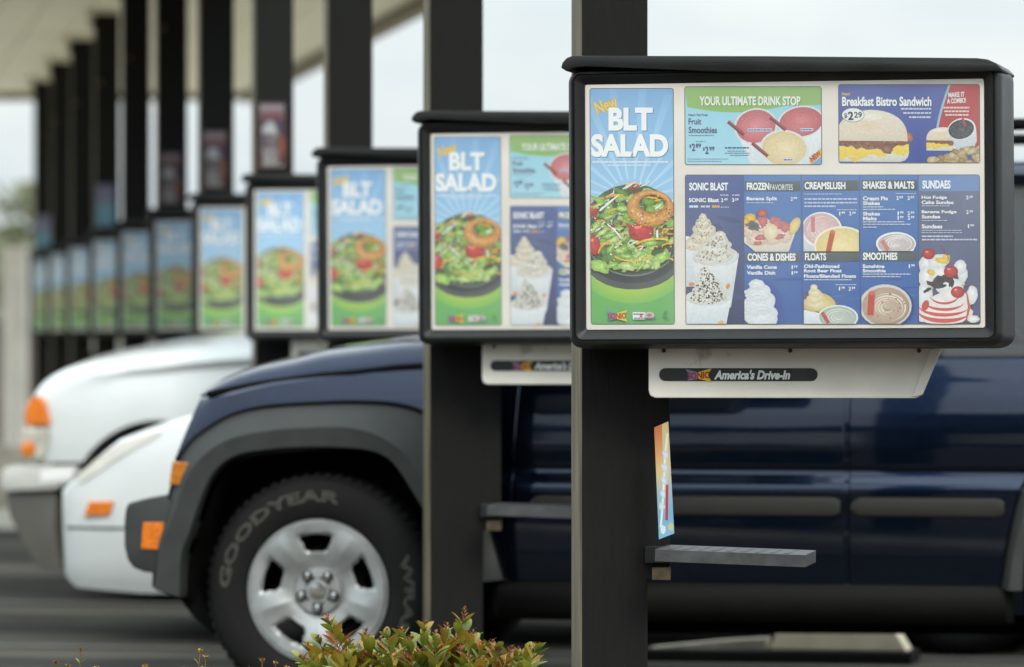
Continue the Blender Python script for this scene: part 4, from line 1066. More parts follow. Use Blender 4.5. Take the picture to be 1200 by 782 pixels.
def greenhouse(parent, W, yb, yr, zb, zr, base, roof, pillars, mat, rear_glass=True):
    """pillars, side windows, screens and roof; base / roof = (front X, rear X)"""
    (b0, b1), (r0, r1) = base, roof
    pil = [(b0, r0)] + pillars + [(b1, r1)]
    for far in (False, True):
        Yb = lambda y: (W - y) if far else y
        for i, (pb, pr) in enumerate(pil):
            m = MB(); t = -.05 if far else .05; wd = .07 if 0 < i < len(pil) - 1 else .09
            bar_mb(m, (pb, Yb(yb), zb - .02), (pr, Yb(yr), zr), wd, t)
            m.build('pillar', mat, parent, bevel=.008, smooth=40)
        for (a, b), (c, d) in zip(pil, pil[1:]):
            m = MB(); o = -.022 if far else .022
            m.face([(a, Yb(yb) + o, zb - .02), (c, Yb(yb) + o, zb - .02), (d, Yb(yr) + o, zr), (b, Yb(yr) + o, zr)])
            m.build('window', M['glass'], parent)
    m = MB(); m.face([(b0 - .01, yb + .05, zb - .02), (b0 - .01, W - yb - .05, zb - .02), (r0 - .01, W - yr - .05, zr), (r0 - .01, yr + .05, zr)])
    m.build('windscreen', M['glass'], parent)
    m = MB(); m.face([(b1 + .01, yb + .05, zb - .02), (b1 + .01, W - yb - .05, zb - .02), (r1 + .01, W - yr - .05, zr), (r1 + .01, yr + .05, zr)])
    m.build('rear_window', M['glass'], parent)
    m = MB()
    rg = []
    for ins, z in ((-.005, zr - .035), (-.012, zr), (.02, zr + .035), (.10, zr + .055), (.3, zr + .065)):
        rg.append([(x, y, z) for x, y in rounded(r0 - .03 + ins, yr - .005 + ins, r1 + .03 - ins, W - yr + .005 - ins, max(.04, .12 - ins * .2))])
    m.loft(rg, 0, True, True)
    return m.build('roof', mat, parent, smooth=40)

def seats(parent, W, rows, z):
    for X in rows:
        for y in (W * .3, W * .7):
            m = MB(); m.prism(rounded(X, z - .25, X + .14, z + .33, .05), y - .24, y + .24); m.prism(rounded(X + .02, z + .36, X + .12, z + .54, .04), y - .12, y + .12)
            m.prism(rounded(X - .5, z - .32, X + .1, z - .18, .05), y - .25, y + .25)
            m.build('seat', M['seat'], parent, bevel=.02, smooth=40)

# --- dark blue off-road car -------------------------------------------------------------
def make_jeep():
    W = 1.82
    ox, oy, P = car_frame(368, 15.57)
    car = thing('parked_car', 'dark blue off-road car with grey wheel arch flares and silver wheel', 'car', (ox, oy, 0), YAW, 'cars parked along the row')
    yt = [(.28, .10), (.36, .065), (.42, .055), (.50, .046), (.60, .040), (.68, .036), (.70, .034), (.722, .037), (.755, .058), (.770, .060), (.778, .052), (.84, .047), (.90, .050), (.95, .056), (1.0, .066), (1.05, .080), (1.10, .098), (1.2, .14)]
    yp = lambda z, b=0, s=0: lerp_tab(yt, z)
    zs = lambda X: smooth_tab([(-.5, .975), (-.39, .995), (-.2, 1.03), (0, 1.056), (.344, 1.090), (.6, 1.105), (1.2, 1.115), (3.8, 1.13)], X)
    zb = lambda X: lerp_tab([(-.5, .52), (-.3, .44), (-.2, .32), (3.2, .32), (3.7, .45)], X)
    yi = lambda X: lerp_tab([(-.50, .11), (-.475, .05), (-.43, .02), (-.36, .004), (-.3, 0), (3.5, 0), (3.66, .03), (3.72, .10)], X)
    def nose(X, z, y):
        k = min(1, max(0, (-.05 - X) / .42)); e = 1 - (abs(y - W / 2) / (W / 2)) ** 2
        return k * (.42 * max(0, z - .79) - .07 * e)
    xs = [-.475, -.465, -.44, -.40, -.34, -.28, -.2, -.1, 0, .12, .25, .4, .55, .62, .7, .9, 1.2, 1.5, 1.8, 2.1, 2.4, 2.7, 3.0, 3.3, 3.55, 3.64, 3.70, 3.72]
    lv = sorted(set([0, .05, .1, .16, .25, .35, .45, .47, .49, .515, .545, .56, .57, .6, .68, .76, .82, .88, .94, 1.0]))
    body = body_loft('body', M['navy'], car, W, xs, yp, zb, zs, yi, 0.03, nose, levels=lv)
    inner_px = [(212, 700), (213, 647), (222, 630), (228, 608), (237, 583), (245, 562), (260, 543), (280, 532), (330, 526), (374, 524.5), (427, 527), (452, 534), (468, 552), (481, 574), (494, 595), (530, 650), (552, 690)]
    inner = resample([P(*p) for p in inner_px], 48)
    rin = [(2.65 + x, z) for x, z in ((-.385, .40), (-.38, .50), (-.33, .66), (-.22, .78), (-.08, .825), (.08, .825), (.22, .785), (.34, .68), (.42, .52), (.46, .38))]
    rinner = resample(rin, 48)
    cut = []
    for cv in (inner, rinner):
        for y0, y1 in ((-.2, .36), (W - .36, W + .2)):
            m = MB(); m.prism([(cv[0][0], .1)] + cv + [(cv[-1][0], .1)], y0, y1)
            cut.append(m.build('cutter', M['black']))
    boolean_cut(body, [])if False else None
    for c in cut: c.parent = car
    bpy.context.view_layer.update()
    boolean_cut(body, cut)
    # wheel arch flares
    outer_px = [(176, 690), (178, 640), (186, 612), (196, 575), (203, 540), (217, 518), (235, 505), (263, 487), (297, 478), (330, 475), (403, 471.5), (453, 473), (478, 478), (497, 484), (530, 515), (560, 575), (578, 640), (590, 680)]
    ridge_px = [(183, 692), (186, 641), (190, 628), (203, 600), (218, 553), (228, 541), (242, 527), (262, 514), (290, 506), (330, 500), (403, 497), (437, 504), (470, 523), (500, 565), (535, 630), (566, 682)]
    def flare(inn, rid, out, name):
        n = 64; I, Rg, O = resample(inn, n), resample(rid, n), resample(out, n)
        rings = []
        for (a, b), (c, d), (e, f) in zip(I, Rg, O):
            mx = lambda t: (e + (c - e) * t, f + (d - f) * t)
            m1 = mx(.5)
            rings.append([(a, .13, b), (a, .012, b), (a + (c - a) * .06, -.002, b + (d - b) * .06), (a + (c - a) * .9, -.006, b + (d - b) * .9), (c, -.002, d), (m1[0], .020, m1[1]), (e, .042, f), (e, .075, f)])
        m = MB(); m.loft(rings, 0, closed=False, cap=False)
        m.loft([[(e - .004, .036, f - .004), (e, .030, f + .004), (e, .075, f + .008)] for e, f in O], 1, closed=False)
        build_pair(m, W, name, [M['cladding'], M['black']], car, smooth=24)
    flare([P(*p) for p in inner_px], [P(*p) for p in ridge_px], [P(*p) for p in outer_px], 'wheel_arch_flare')
    ro = [(2.65 + x, z) for x, z in ((-.455, .405), (-.44, .52), (-.40, .70), (-.31, .86), (-.15, .945), (.1, .96), (.3, .92), (.44, .8), (.53, .6), (.56, .42))]
    rr_ = [(2.65 + x, z) for x, z in ((-.43, .40), (-.415, .52), (-.37, .69), (-.27, .82), (-.12, .885), (.09, .89), (.27, .85), (.40, .74), (.48, .56), (.50, .40))]
    flare(rin, rr_, ro, 'wheel_arch_flare')
    # dark arch liners
    for cv in (inner, rinner):
        m = MB()
        mx_ = (cv[0][0] + cv[-1][0]) / 2; cw = [(mx_ + (x - mx_) * .975, z - .012) for x, z in cv]
        m.loft([[(x, y, z) for x, z in cw] for y in (.06, .35)], closed=False)
        m.face([(x, .35, z) for x, z in cw] + [(cw[-1][0], .35, .3), (cw[0][0], .35, .3)])
        build_pair(m, W, 'arch_liner', M['black'], car)
    ub = MB(); ub.box(-.3, .36, .27, 3.55, W - .36, .43); ub.box(.55, .10, .34, 2.2, W - .10, .42); ub.box(-.12, .2, .3, .12, W - .2, .44); ub.tube([(.9, .75, .24), (3.4, .75, .26)], .035); ub.box(2.5, .3, .22, 2.78, W - .3, .40)
    ub.build('underbody', M['black'], car, bevel=.01)
    # sills
    m = MB(); pr = [(.075, .425), (.050, .412), (.030, .390), (.024, .360), (.034, .325), (.065, .295), (.12, .285), (.22, .30), (.22, .42)]
    xa = P(580, 684)[0]; xb = 2.23
    m.loft([[(X, y + (.03 if k in (0, 3) else 0), z) for y, z in pr] for k, X in enumerate((xa - .02, xa, xb - .02, xb))], cap=True)
    build_pair(m, W, 'sill', M['cladding_dark'], car, smooth=35)
    # bonnet
    zc = lambda X: smooth_tab([(-.40, 1.035), (-.337, 1.060), (-.2, 1.104), (.04, 1.160), (.344, 1.194), (.6, 1.205), (.78, 1.215)], X)
    rings = []
    for X in [-.405, -.395, -.37, -.33, -.27, -.2, -.1, 0, .12, .25, .4, .55, .7, .76]:
        s, c = zs(X), zc(X); h = c - s
        q = min(1, max(.0, (X + .405) / .10)) ** .5; ins = .10 * (1 - q)
        half = [(.105 + ins, s + .000), (.100 + ins, s + .010 * q + .002), (.104 + ins, s + h * .30 * q + .004), (.118 + ins, s + h * .52 * q + .006), (.150 + ins, s + h * .72 * q + .007), (.215 + ins, s + h * .88 * q + .008), (.34, s + h * .965 * q + .008), (.40, s + h * .97 * q + .008), (.46, s + h * 1.02 * q + .008), (W / 2, s + h * 1.03 * q + .008)]
        ring = half + [(W - y, z) for y, z in reversed(half[:-1])]
        e = lambda y: -.07 * (1 - (abs(y - W / 2) / (W / 2)) ** 2) * min(1, max(0, (-.05 - X) / .35))
        rings.append([(X + e(y), y, z) for y, z in ring])
    m = MB(); m.loft(rings, closed=False); m.f += []; m.build('bonnet', M['navy'], car, smooth=30, recalc=False)
    gs = MB()
    gs.loft([[(X, .092, zs(X) + .017), (X, .086, zs(X) + .004), (X, .090, zs(X) - .003 ), (X, .125, zs(X) + .004)] for X in (-.38, -.3, -.2, -.1, 0, .12, .25, .4, .55, .7, .76)], closed=False)
    build_pair(gs, W, 'bonnet_gap', M['black'], car)
    # bumper, lamps
    bp = [(147, 590), (170, 584), (192, 580), (205, 600), (205, 640), (196, 674), (166, 671), (153, 666), (146, 656), (142.5, 640), (142.5, 612), (144, 598)]
    m = MB(); m.prism([P(*p) for p in bp], .022, W - .022)
    m.build('bumper', M['cladding'], car, bevel=.012, smooth=40)
    m = MB(); m.prism([P(*p) for p in ((166, 612.5), (190.5, 612.5), (186.5, 644.5), (163.5, 643.5))], .017, .05)
    m.build('side_reflector', M['amber'], car, bevel=.003)
    m = MB(); m.prism([P(*p) for p in ((201, 541), (226, 543), (213, 568.5), (197, 568.5))], .008, .10)
    m.build('turn_signal', M['amber2'], car, bevel=.004)
    m = MB(); m.prism([P(*p) for p in ((203, 538), (226, 540.5), (208, 575), (196, 590), (193, 583))], .045, .2); m.build('lamp_panel', M['cladding'], car, bevel=.004)
    m = MB(); m.prism([P(*p) for p in ((186, 690), (216, 690), (246, 742), (236, 746), (214, 728), (199, 709))], .14, W - .14)
    m.build('air_dam', M['black'], car, bevel=.01)
    gr = MB(); gr.prism([(-.545, .60), (-.515, .95), (-.44, .95), (-.45, .60)], .52, W - .52); go = gr.build('grille', M['navy'], car, bevel=.01)
    sl = MB()
    for k in range(7): sl.prism([(-.549, .66), (-.526, .90), (-.50, .90), (-.52, .66)], .575 + k * .099, .635 + k * .099)
    sl.build('slots', M['black'], go)
    for y in (.33, W - .33):
        m = MB(); m.loft([[(x, y + r * math.cos(2 * math.pi * k / 28), .80 + r * math.sin(2 * math.pi * k / 28)) for k in range(28)] for x, r in ((-.36, .09), (-.43, .09), (-.46, .08), (-.475, .05))], cap=True)
        m.build('headlight', M['lens'], car, smooth=40)
    # doors: plates a few millimetres proud of the shell, gaps between them
    def door(xl, xr, z0, z1, off):
        m = MB(); Z = [z0 + (z1 - z0) * i / 60 for i in range(61)]
        def ring(X, e): return [(X(z), yp(z) - e, z) for z in Z]
        cols = [ring(xl, -.012), ring(xl, off - .003), ring(lambda z: xl(z) + .004, off)] + [ring((lambda t: (lambda z: xl(z) + (xr(z) - xl(z)) * t))(t / 6), off) for t in range(1, 6)] + [ring(lambda z: xr(z) - .004, off), ring(xr, off - .003), ring(xr, -.012)]
        m.loft(cols, closed=False)
        return m.build('door', M['navy'], car, smooth=30, recalc=False)
    seam1 = P(990, 560)[0]
    d1 = door(lambda z: .632 + max(0, z - .62) * .055, lambda z: seam1 - .008, .412, 1.10, .010)
    flx = lambda z: lerp_tab([(.40, 2.205), (.52, 2.215), (.70, 2.255), (.86, 2.34), (.95, 2.5), (1.2, 2.52)], z) - .006
    d2 = door(lambda z: seam1 + .008, flx, .412, 1.10, .010)
    for dr, a, b in ((d1, P(619, 590)[0], seam1 - .018), (d2, seam1 + .016, P(1176, 590)[0])):
        m = MB()
        zc0, hh = .655, .031
        pr = [(.001, hh), (-.004, hh - .003), (-.006, hh - .008), (-.006, -hh + .008), (-.004, -hh + .003), (.001, -hh)]
        rings = []
        for X, s in ((a, .3), (a + .012, .75), (a + .03, 1), (b - .03, 1), (b - .012, .9), (b, .6)): rings.append([(X, yp(zc0) - .010 + y, zc0 + z * s) for y, z in pr] + [(X, yp(zc0), zc0 - hh * s), (X, yp(zc0), zc0 + hh * s)])
        m.loft(rings, cap=True); m.build('door_moulding', M['moulding'], dr, smooth=40)
    m = MB(); m.tube([(1.42, .055, 1.045), (1.45, .035, 1.047), (1.58, .035, 1.047), (1.61, .055, 1.045)], .014, 8); m.build('door_handle', M['black'], d1, smooth=40)
    far = MB()
    for a, b in ((.64, seam1 - .005), (seam1 + .005, 2.2)):
        Z = [.412 + (1.10 - .412) * i / 20 for i in range(21)]
        far.loft([[(X, W - yp(z) + e, z) for z in Z] for X, e in ((a, -.01), (a, .008), (b, .008), (b, -.01))], closed=False)
    far.build('door', M['navy'], car, smooth=30)
    roof = greenhouse(car, W, .085, .20, 1.12, 1.70, (.62, 3.68), (1.22, 3.55), [(1.70, 1.72), (2.58, 2.55)], M['navy'])
    rk = MB()
    for y in (.30, W - .30):
        rk.tube([(1.45, y, 1.75), (1.50, y, 1.835), (1.6, y, 1.862), (3.2, y, 1.862), (3.3, y, 1.835), (3.36, y, 1.75)], .019, 8)
    for X in (1.9, 2.9): rk.tube([(X, .30, 1.86), (X, W - .30, 1.86)], .014, 8)
    rk.build('roof_rack', M['black'], car, smooth=40)
    seats(car, W, (1.62, 2.55), 1.12)
    mm = MB(); mm.prism(rounded(.80, 1.12, .92, 1.28, .04), -.16, .0); mm.tube([(.86, .0, 1.17), (.86, .09, 1.15)], .025); mm.build('wing_mirror', M['black'], car, bevel=.015, smooth=40)
    mm = MB(); mm.prism(rounded(.80, 1.12, .92, 1.28, .04), W, W + .16); mm.tube([(.86, W, 1.17), (.86, W - .09, 1.15)], .025); mm.build('wing_mirror', M['black'], car, bevel=.015, smooth=40)
    m = MB(); m.box(3.70, .15, .45, 3.82, W - .15, .68); m.build('bumper', M['cladding'], car, bevel=.02)
    for y in (.06, W - .26):
        m = MB(); m.box(3.66, y, .78, 3.735, y + .2, 1.08); m.build('tail_light', material('red_lens', (.35, .01, .008, 1), .2), car, bevel=.01)
    for X in (0, 2.65):
        make_wheel(car, X, .035, .372, .232, .225)
        make_wheel(car, X, W - .035, .372, .232, .225, far=True)
    return car
M['cladding_dark'] = material('dark_sill_plastic', (0.006, 0.006, 0.005, 1), 0.75, spec=0.15, vary=0.15, scale=12, bump=0.1, bump_scale=200)
M['amber2'] = material('deep_amber_lens', (0.45, 0.15, 0.012, 1), 0.18, vary=0.3, scale=80, coat=0.6)
make_jeep()

# --- white saloon ------------------------------------------------------------------------
def make_sedan():
    W = 1.72
    ox, oy, P = car_frame(333, 18.55)
    car = thing('parked_car', 'low white saloon car with an amber side marker, between blue car and white truck', 'car', (ox, oy, 0), YAW, 'cars parked along the row')
    yt = [(.18, .10), (.28, .05), (.42, .025), (.52, .018), (.60, .02), (.72, .03), (.82, .05), (.88, .075), (.95, .11), (1.0, .14)]
    yp = lambda z, b=0, s=0: lerp_tab(yt, z)
    zs = lambda X: smooth_tab([(-.93, .575), (-.86, .615), (-.80, .66), (-.76, .705), (-.677, .772), (-.52, .825), (-.40, .868), (-.30, .89), (0, .915), (.55, .96), (1.0, .965), (3.0, .97), (3.5, .93)], X)
    zb = lambda X: lerp_tab([(-.93, .27), (-.86, .215), (-.6, .195), (3.2, .2), (3.5, .3)], X)
    yi = lambda X: lerp_tab([(-.93, .16), (-.915, .10), (-.88, .05), (-.82, .02), (-.7, .004), (-.5, 0), (3.2, 0), (3.45, .06)], X)
    xs = [-.925, -.915, -.89, -.86, -.82, -.78, -.73, -.67, -.6, -.5, -.4, -.3, -.15, 0, .2, .5, .9, 1.4, 2, 2.6, 3.0, 3.3, 3.45]
    lv = [0, .06, .14, .25, .38, .5, .62, .74, .84, .92, 1.0]
    body = body_loft('body', M['white_paint'], car, W, xs, yp, zb, zs, yi, .05, levels=lv)
    cut = []
    for X in (0, 2.58):
        pts = [(X + .36 * math.cos(R(a)), .31 + .36 * math.sin(R(a))) for a in range(-30, 211, 10)]
        for y0, y1 in ((-.2, .30), (W - .3, W + .2)):
            m = MB(); m.prism(pts, y0, y1); c = m.build('cutter', M['black']); c.parent = car; cut.append(c)
    bpy.context.view_layer.update(); boolean_cut(body, cut)
    m = MB()
    for X in (0, 2.58): m.prism([(X + .355 * math.cos(R(a)), .31 + .355 * math.sin(R(a))) for a in range(0, 360, 12)], .295, .31); m.prism([(X + .355 * math.cos(R(a)), .31 + .355 * math.sin(R(a))) for a in range(0, 360, 12)], W - .31, W - .295)
    m.box(-.6, .32, .17, 3.1, W - .32, .3); m.build('underbody', M['black'], car)
    m = MB(); m.prism([P(*p) for p in ((103, 588), (132, 588), (127, 604), (97, 604))], .016, .06); m.build('side_marker', M['amber'], car, bevel=.003)
    # bumper joint and lower lip
    m = MB()
    ring = []
    for X in (-.92, -.88, -.82, -.7, -.5, -.40):
        y = yi(X) + yp(.44) - .003; ring.append([(X, y, .452), (X, y, .444), (X, y + .02, .444)])
    m.loft(ring, closed=False); build_pair(m, W, 'bumper_joint', M['moulding'], car)
    # headlight lens wraps the corner
    for far in (False, True):
        m = MB(); rr = []
        for X, t, b in ((-.83, .655, .618), (-.80, .675, .630), (-.74, .725, .668), (-.67, .772, .716), (-.60, .798, .756), (-.54, .812, .790), (-.50, .822, .812)):
            row = []
            for f in (0, .5, 1):
                z = b + (t - b) * f; y = yi(X) + yp(z) - .006; row.append((X, (W - y) if far else y, z))
            rr.append(row)
        m.loft(rr, closed=False); m.build('headlight', M['lens2'], car, smooth=40)
    greenhouse(car, W, .12, .26, .96, 1.36, (.75, 2.95), (1.35, 2.4), [(1.62, 1.68)], M['white_paint'])
    seats(car, W, (1.6, 2.3), .85)
    for x0, x1 in ((.62, 1.60), (1.61, 2.35)):
        for far in (False, True):
            m = MB(); Z = [.26 + .66 * i / 14 for i in range(15)]
            s = lambda y: (W - y) if far else y
            m.loft([[(X, s(yp(z) - e), z) for z in Z] for X, e in ((x0, -.008), (x0, .006), (x1 - .008, .006), (x1 - .008, -.008))], closed=False)
            dr = m.build('door', M['white_paint'], car, smooth=40)
            h = MB(); h.tube([(x1 - .22, s(.03), .84), (x1 - .2, s(.012), .84), (x1 - .08, s(.012), .84), (x1 - .06, s(.03), .84)], .012, 8); h.build('door_handle', M['white_paint'], dr)
    for X in (0, 2.58):
        make_wheel(car, X, .03, .31, .19, .19, letters=False); make_wheel(car, X, W - .03, .31, .19, .19, far=True, letters=False)
    return car
M['lens2'] = material('yellowed_headlight_lens', (0.60, 0.585, 0.515, 1), 0.25, vary=0.06, scale=14, coat=0.8)
make_sedan()

# --- big white truck -----------------------------------------------------------------------
def make_truck():
    W = 1.98
    ox, oy, P = car_frame(185, 21.6)
    car = thing('parked_truck', 'large white truck with stacked amber corner lamps and pale bumper', 'truck', (ox, oy, 0), YAW, 'cars parked along the row')
    yt = [(.40, .06), (.55, .03), (.70, .02), (.85, .022), (.95, .035), (1.03, .06), (1.10, .10), (1.2, .16)]
    yp = lambda z, b=0, s=0: lerp_tab(yt, z) if z < s - .09 else lerp_tab(yt, min(z, .95)) + .09 * (1 - math.sqrt(max(0, 1 - ((z - s + .09) / .09) ** 2)))
    zs = lambda X: smooth_tab([(-.63, .90), (-.60, .945), (-.567, .972), (-.483, 1.02), (-.328, 1.062), (-.135, 1.098), (.25, 1.143), (.444, 1.158), (.9, 1.19), (5, 1.20)], X)
    zb = lambda X: lerp_tab([(-.63, .62), (-.3, .62), (-.28, .5), (4.4, .5)], X)
    yi = lambda X: lerp_tab([(-.63, .12), (-.62, .07), (-.59, .03), (-.53, .006), (-.45, 0)], X)
    xs = [-.63, -.62, -.60, -.567, -.52, -.47, -.4, -.33, -.25, -.135, 0, .12, .25, .44, .7, 1.0, 1.6, 2.4, 2.9]
    lv = [0, .1, .2, .32, .45, .58, .7, .78, .84, .89, .93, .96, .985, 1.0]
    body = body_loft('body', M['white_paint'], car, W, xs, yp, zb, zs, yi, .06, levels=lv)
    bed = MB(); bed.box(2.93, .03, .55, 4.75, .10, 1.22); bed.box(2.93, W - .10, .55, 4.75, W - .03, 1.22); bed.box(2.93, .10, .55, 2.98, W - .10, 1.22); bed.box(4.70, .10, .55, 4.75, W - .10, 1.22); bed.box(2.98, .10, .62, 4.70, W - .10, .70)
    bo = bed.build('cargo_bed', M['white_paint'], car, bevel=.01)
    bpy.context.view_layer.update()
    for o, X in ((body, 0), (bo, 3.6)):
        cut = []
        pts = [(X + .43 * math.cos(R(a)), .38 + .43 * math.sin(R(a))) for a in range(-30, 211, 8)]
        for y0, y1 in ((-.2, .34), (W - .34, W + .2)):
            m = MB(); m.prism(pts, y0, y1); c = m.build('cutter', M['black']); c.parent = car; cut.append(c)
        bpy.context.view_layer.update(); boolean_cut(o, cut)
    m = MB(); m.box(-.45, .36, .36, 4.6, W - .36, .62)
    for X in (0, 3.6): m.prism([(X + .425 * math.cos(R(a)), .38 + .425 * math.sin(R(a))) for a in range(0, 360, 12)], .335, .35)
    m.build('underbody', M['black'], car)
    # corner lamps
    for far in (False, True):
        y0, y1 = (.004, .14) if not far else (W - .14, W - .004)
        m = MB(); m.prism([P(*p) for p in ((29, 499), (28, 484), (33, 470), (39, 464), (46, 464), (52, 472), (57, 490), (58, 499))], y0, y1); m.build('turn_signal', M['amber'], car, bevel=.01)
        m = MB(); m.prism([P(*p) for p in ((25, 502), (57, 502), (56, 516), (50, 538), (26, 538), (24, 516))], y0 + .003, y1 - .003); hl = m.build('headlight', M['lens'], car, bevel=.008)
        m = MB(); c = P(33, 526); m.loft([[(c[0] + r * math.cos(2 * math.pi * k / 16), y, c[1] + r * math.sin(2 * math.pi * k / 16)) for k in range(16)] for y, r in (((.02, .034), (-.002, .034), (-.006, .02)) if not far else ((W - .02, .034), (W + .002, .034), (W + .006, .02)))], cap=True); m.build('marker', M['amber'], hl, smooth=40)
    m = MB(); m.prism([P(*p) for p in ((60, 541), (88, 541), (92, 548), (60, 548))], .03, W - .03); m.build('filler_strip', M['black'], car)
    m = MB(); m.prism([P(*p) for p in ((0, 552), (6, 546), (90, 546), (89, 556), (84, 566), (60, 574), (2, 576), (-2, 566))], .02, W - .02); b = m.build('bumper', M['bumper_white'], car, bevel=.012, smooth=40)
    m = MB(); m.prism([P(*p) for p in ((46, 552), (86, 550), (82, 563), (46, 567))], .014, .05); m.build('bumper_cap', M['chrome_white'], b, bevel=.004)
    m = MB(); m.prism([P(*p) for p in ((1, 577), (62, 577), (60, 620), (68, 668), (40, 666), (22, 636), (6, 606))], .06, W - .06); m.build('valance', M['chrome_dull'], car, bevel=.015, smooth=40)
    m = MB(); m.prism([(-.655, .66), (-.64, .95), (-.58, .95), (-.60, .66)], .45, W - .45); go = m.build('grille', M['black'], car, bevel=.01)
    m = MB(); m.prism([(-.67, .80), (-.665, .84), (-.60, .84), (-.60, .80)], .45, W - .45); m.build('bar', M['chrome'], go)
    greenhouse(car, W, .12, .24, 1.19, 1.80, (1.05, 2.86), (1.62, 2.78), [(2.02, 2.05)], M['white_paint'])
    seats(car, W, (2.3,), 1.15)
    for far in (False, True):
        s = lambda y: (W - y) if far else y
        m = MB(); Z = [.56 + .50 * i / 12 for i in range(13)]
        m.loft([[(X, s(lerp_tab(yt, z) - e), z) for z in Z] for X, e in ((.95, -.008), (.95, .006), (2.0, .006), (2.0, -.008))], closed=False)
        dr = m.build('door', M['white_paint'], car, smooth=40)
        h = MB(); h.tube([(1.72, s(.03), 1.02), (1.74, s(.012), 1.02), (1.88, s(.012), 1.02), (1.9, s(.03), 1.02)], .014, 8); h.build('door_handle', M['black'], dr)
    for X in (0, 3.6):
        make_wheel(car, X, .03, .38, .22, .24, letters=False); make_wheel(car, X, W - .03, .38, .22, .24, far=True, letters=False)
    return car
M['bumper_white'] = material('pale_bumper_paint', (0.50, 0.50, 0.46, 1), 0.3, vary=0.05, coat=0.5)
M['chrome_white'] = material('bright_bumper_cap', (0.8, 0.8, 0.78, 1), 0.15, vary=0.03, coat=0.6)
M['chrome_dull'] = material('dull_grey_valance', (0.10, 0.095, 0.08, 1), 0.45, vary=0.2, scale=4)
make_truck()
# ------------------------------------------------------------------ small things on the ground
ws = MB()
c0 = (ground_x(903, 17.72), 17.72); L = .50
ws.prism([(0, .045), (L, .045), (L - .055, .135), (.03, .135)], 0, .16)
w = thing('wheel_stop', 'short pale concrete wheel stop on the ground beneath the dark blue car', 'wheel stop', (c0[0], c0[1], 0), YAW)
ws.build('block', M['pale_concrete'], w, bevel=.006)
wb = MB(); wb.box(-.48, -.05, 0, L + .02, .22, .044); wb.build('pad', M['rubber'], w, bevel=.006)
w2 = MB(); w2.prism([(-.45, .045), (-.02, .045), (-.02, .085), (-.2, .072)], .02, .14); w2.build('broken_piece', M['concrete'], w)

# ------------------------------------------------------------------ plants
def leaf_pts(base, d, side, L, Wd, fold=0.18, curl=0.12):
    """an elliptical leaf as two strips folded along the midrib: returns left and right outlines and midrib"""
    n = side.cross(d).normalized(); prof = [(0, .10), (.15, .42), (.38, .92), (.6, 1.0), (.8, .74), (.93, .36), (1, 0.02)]
    mid, lf, rt = [], [], []
    for t, w in prof:
        c = base + d * (L * t) - n * (curl * L * t * t)
        mid.append(c); lf.append(c + side * (Wd / 2 * w) + n * (fold * Wd * w)); rt.append(c - side * (Wd / 2 * w) + n * (fold * Wd * w))
    return mid, lf, rt
def add_leaf(m, base, d, side, L, Wd, c0, c1, fold=.18, curl=.12):
    mid, lf, rt = leaf_pts(base, d, side, L, Wd, fold, curl); n = len(mid)
    mixc = lambda t: tuple(a + (b - a) * t for a, b in zip(c0, c1)) + (1,)
    for i in range(n - 1):
        a, b = mixc(i / (n - 1)), mixc((i + 1) / (n - 1))
        m.face([mid[i], mid[i + 1], lf[i + 1], lf[i]], 0, [a, b, b, a]); m.face([mid[i + 1], mid[i], rt[i], rt[i + 1]], 0, [b, a, a, b])

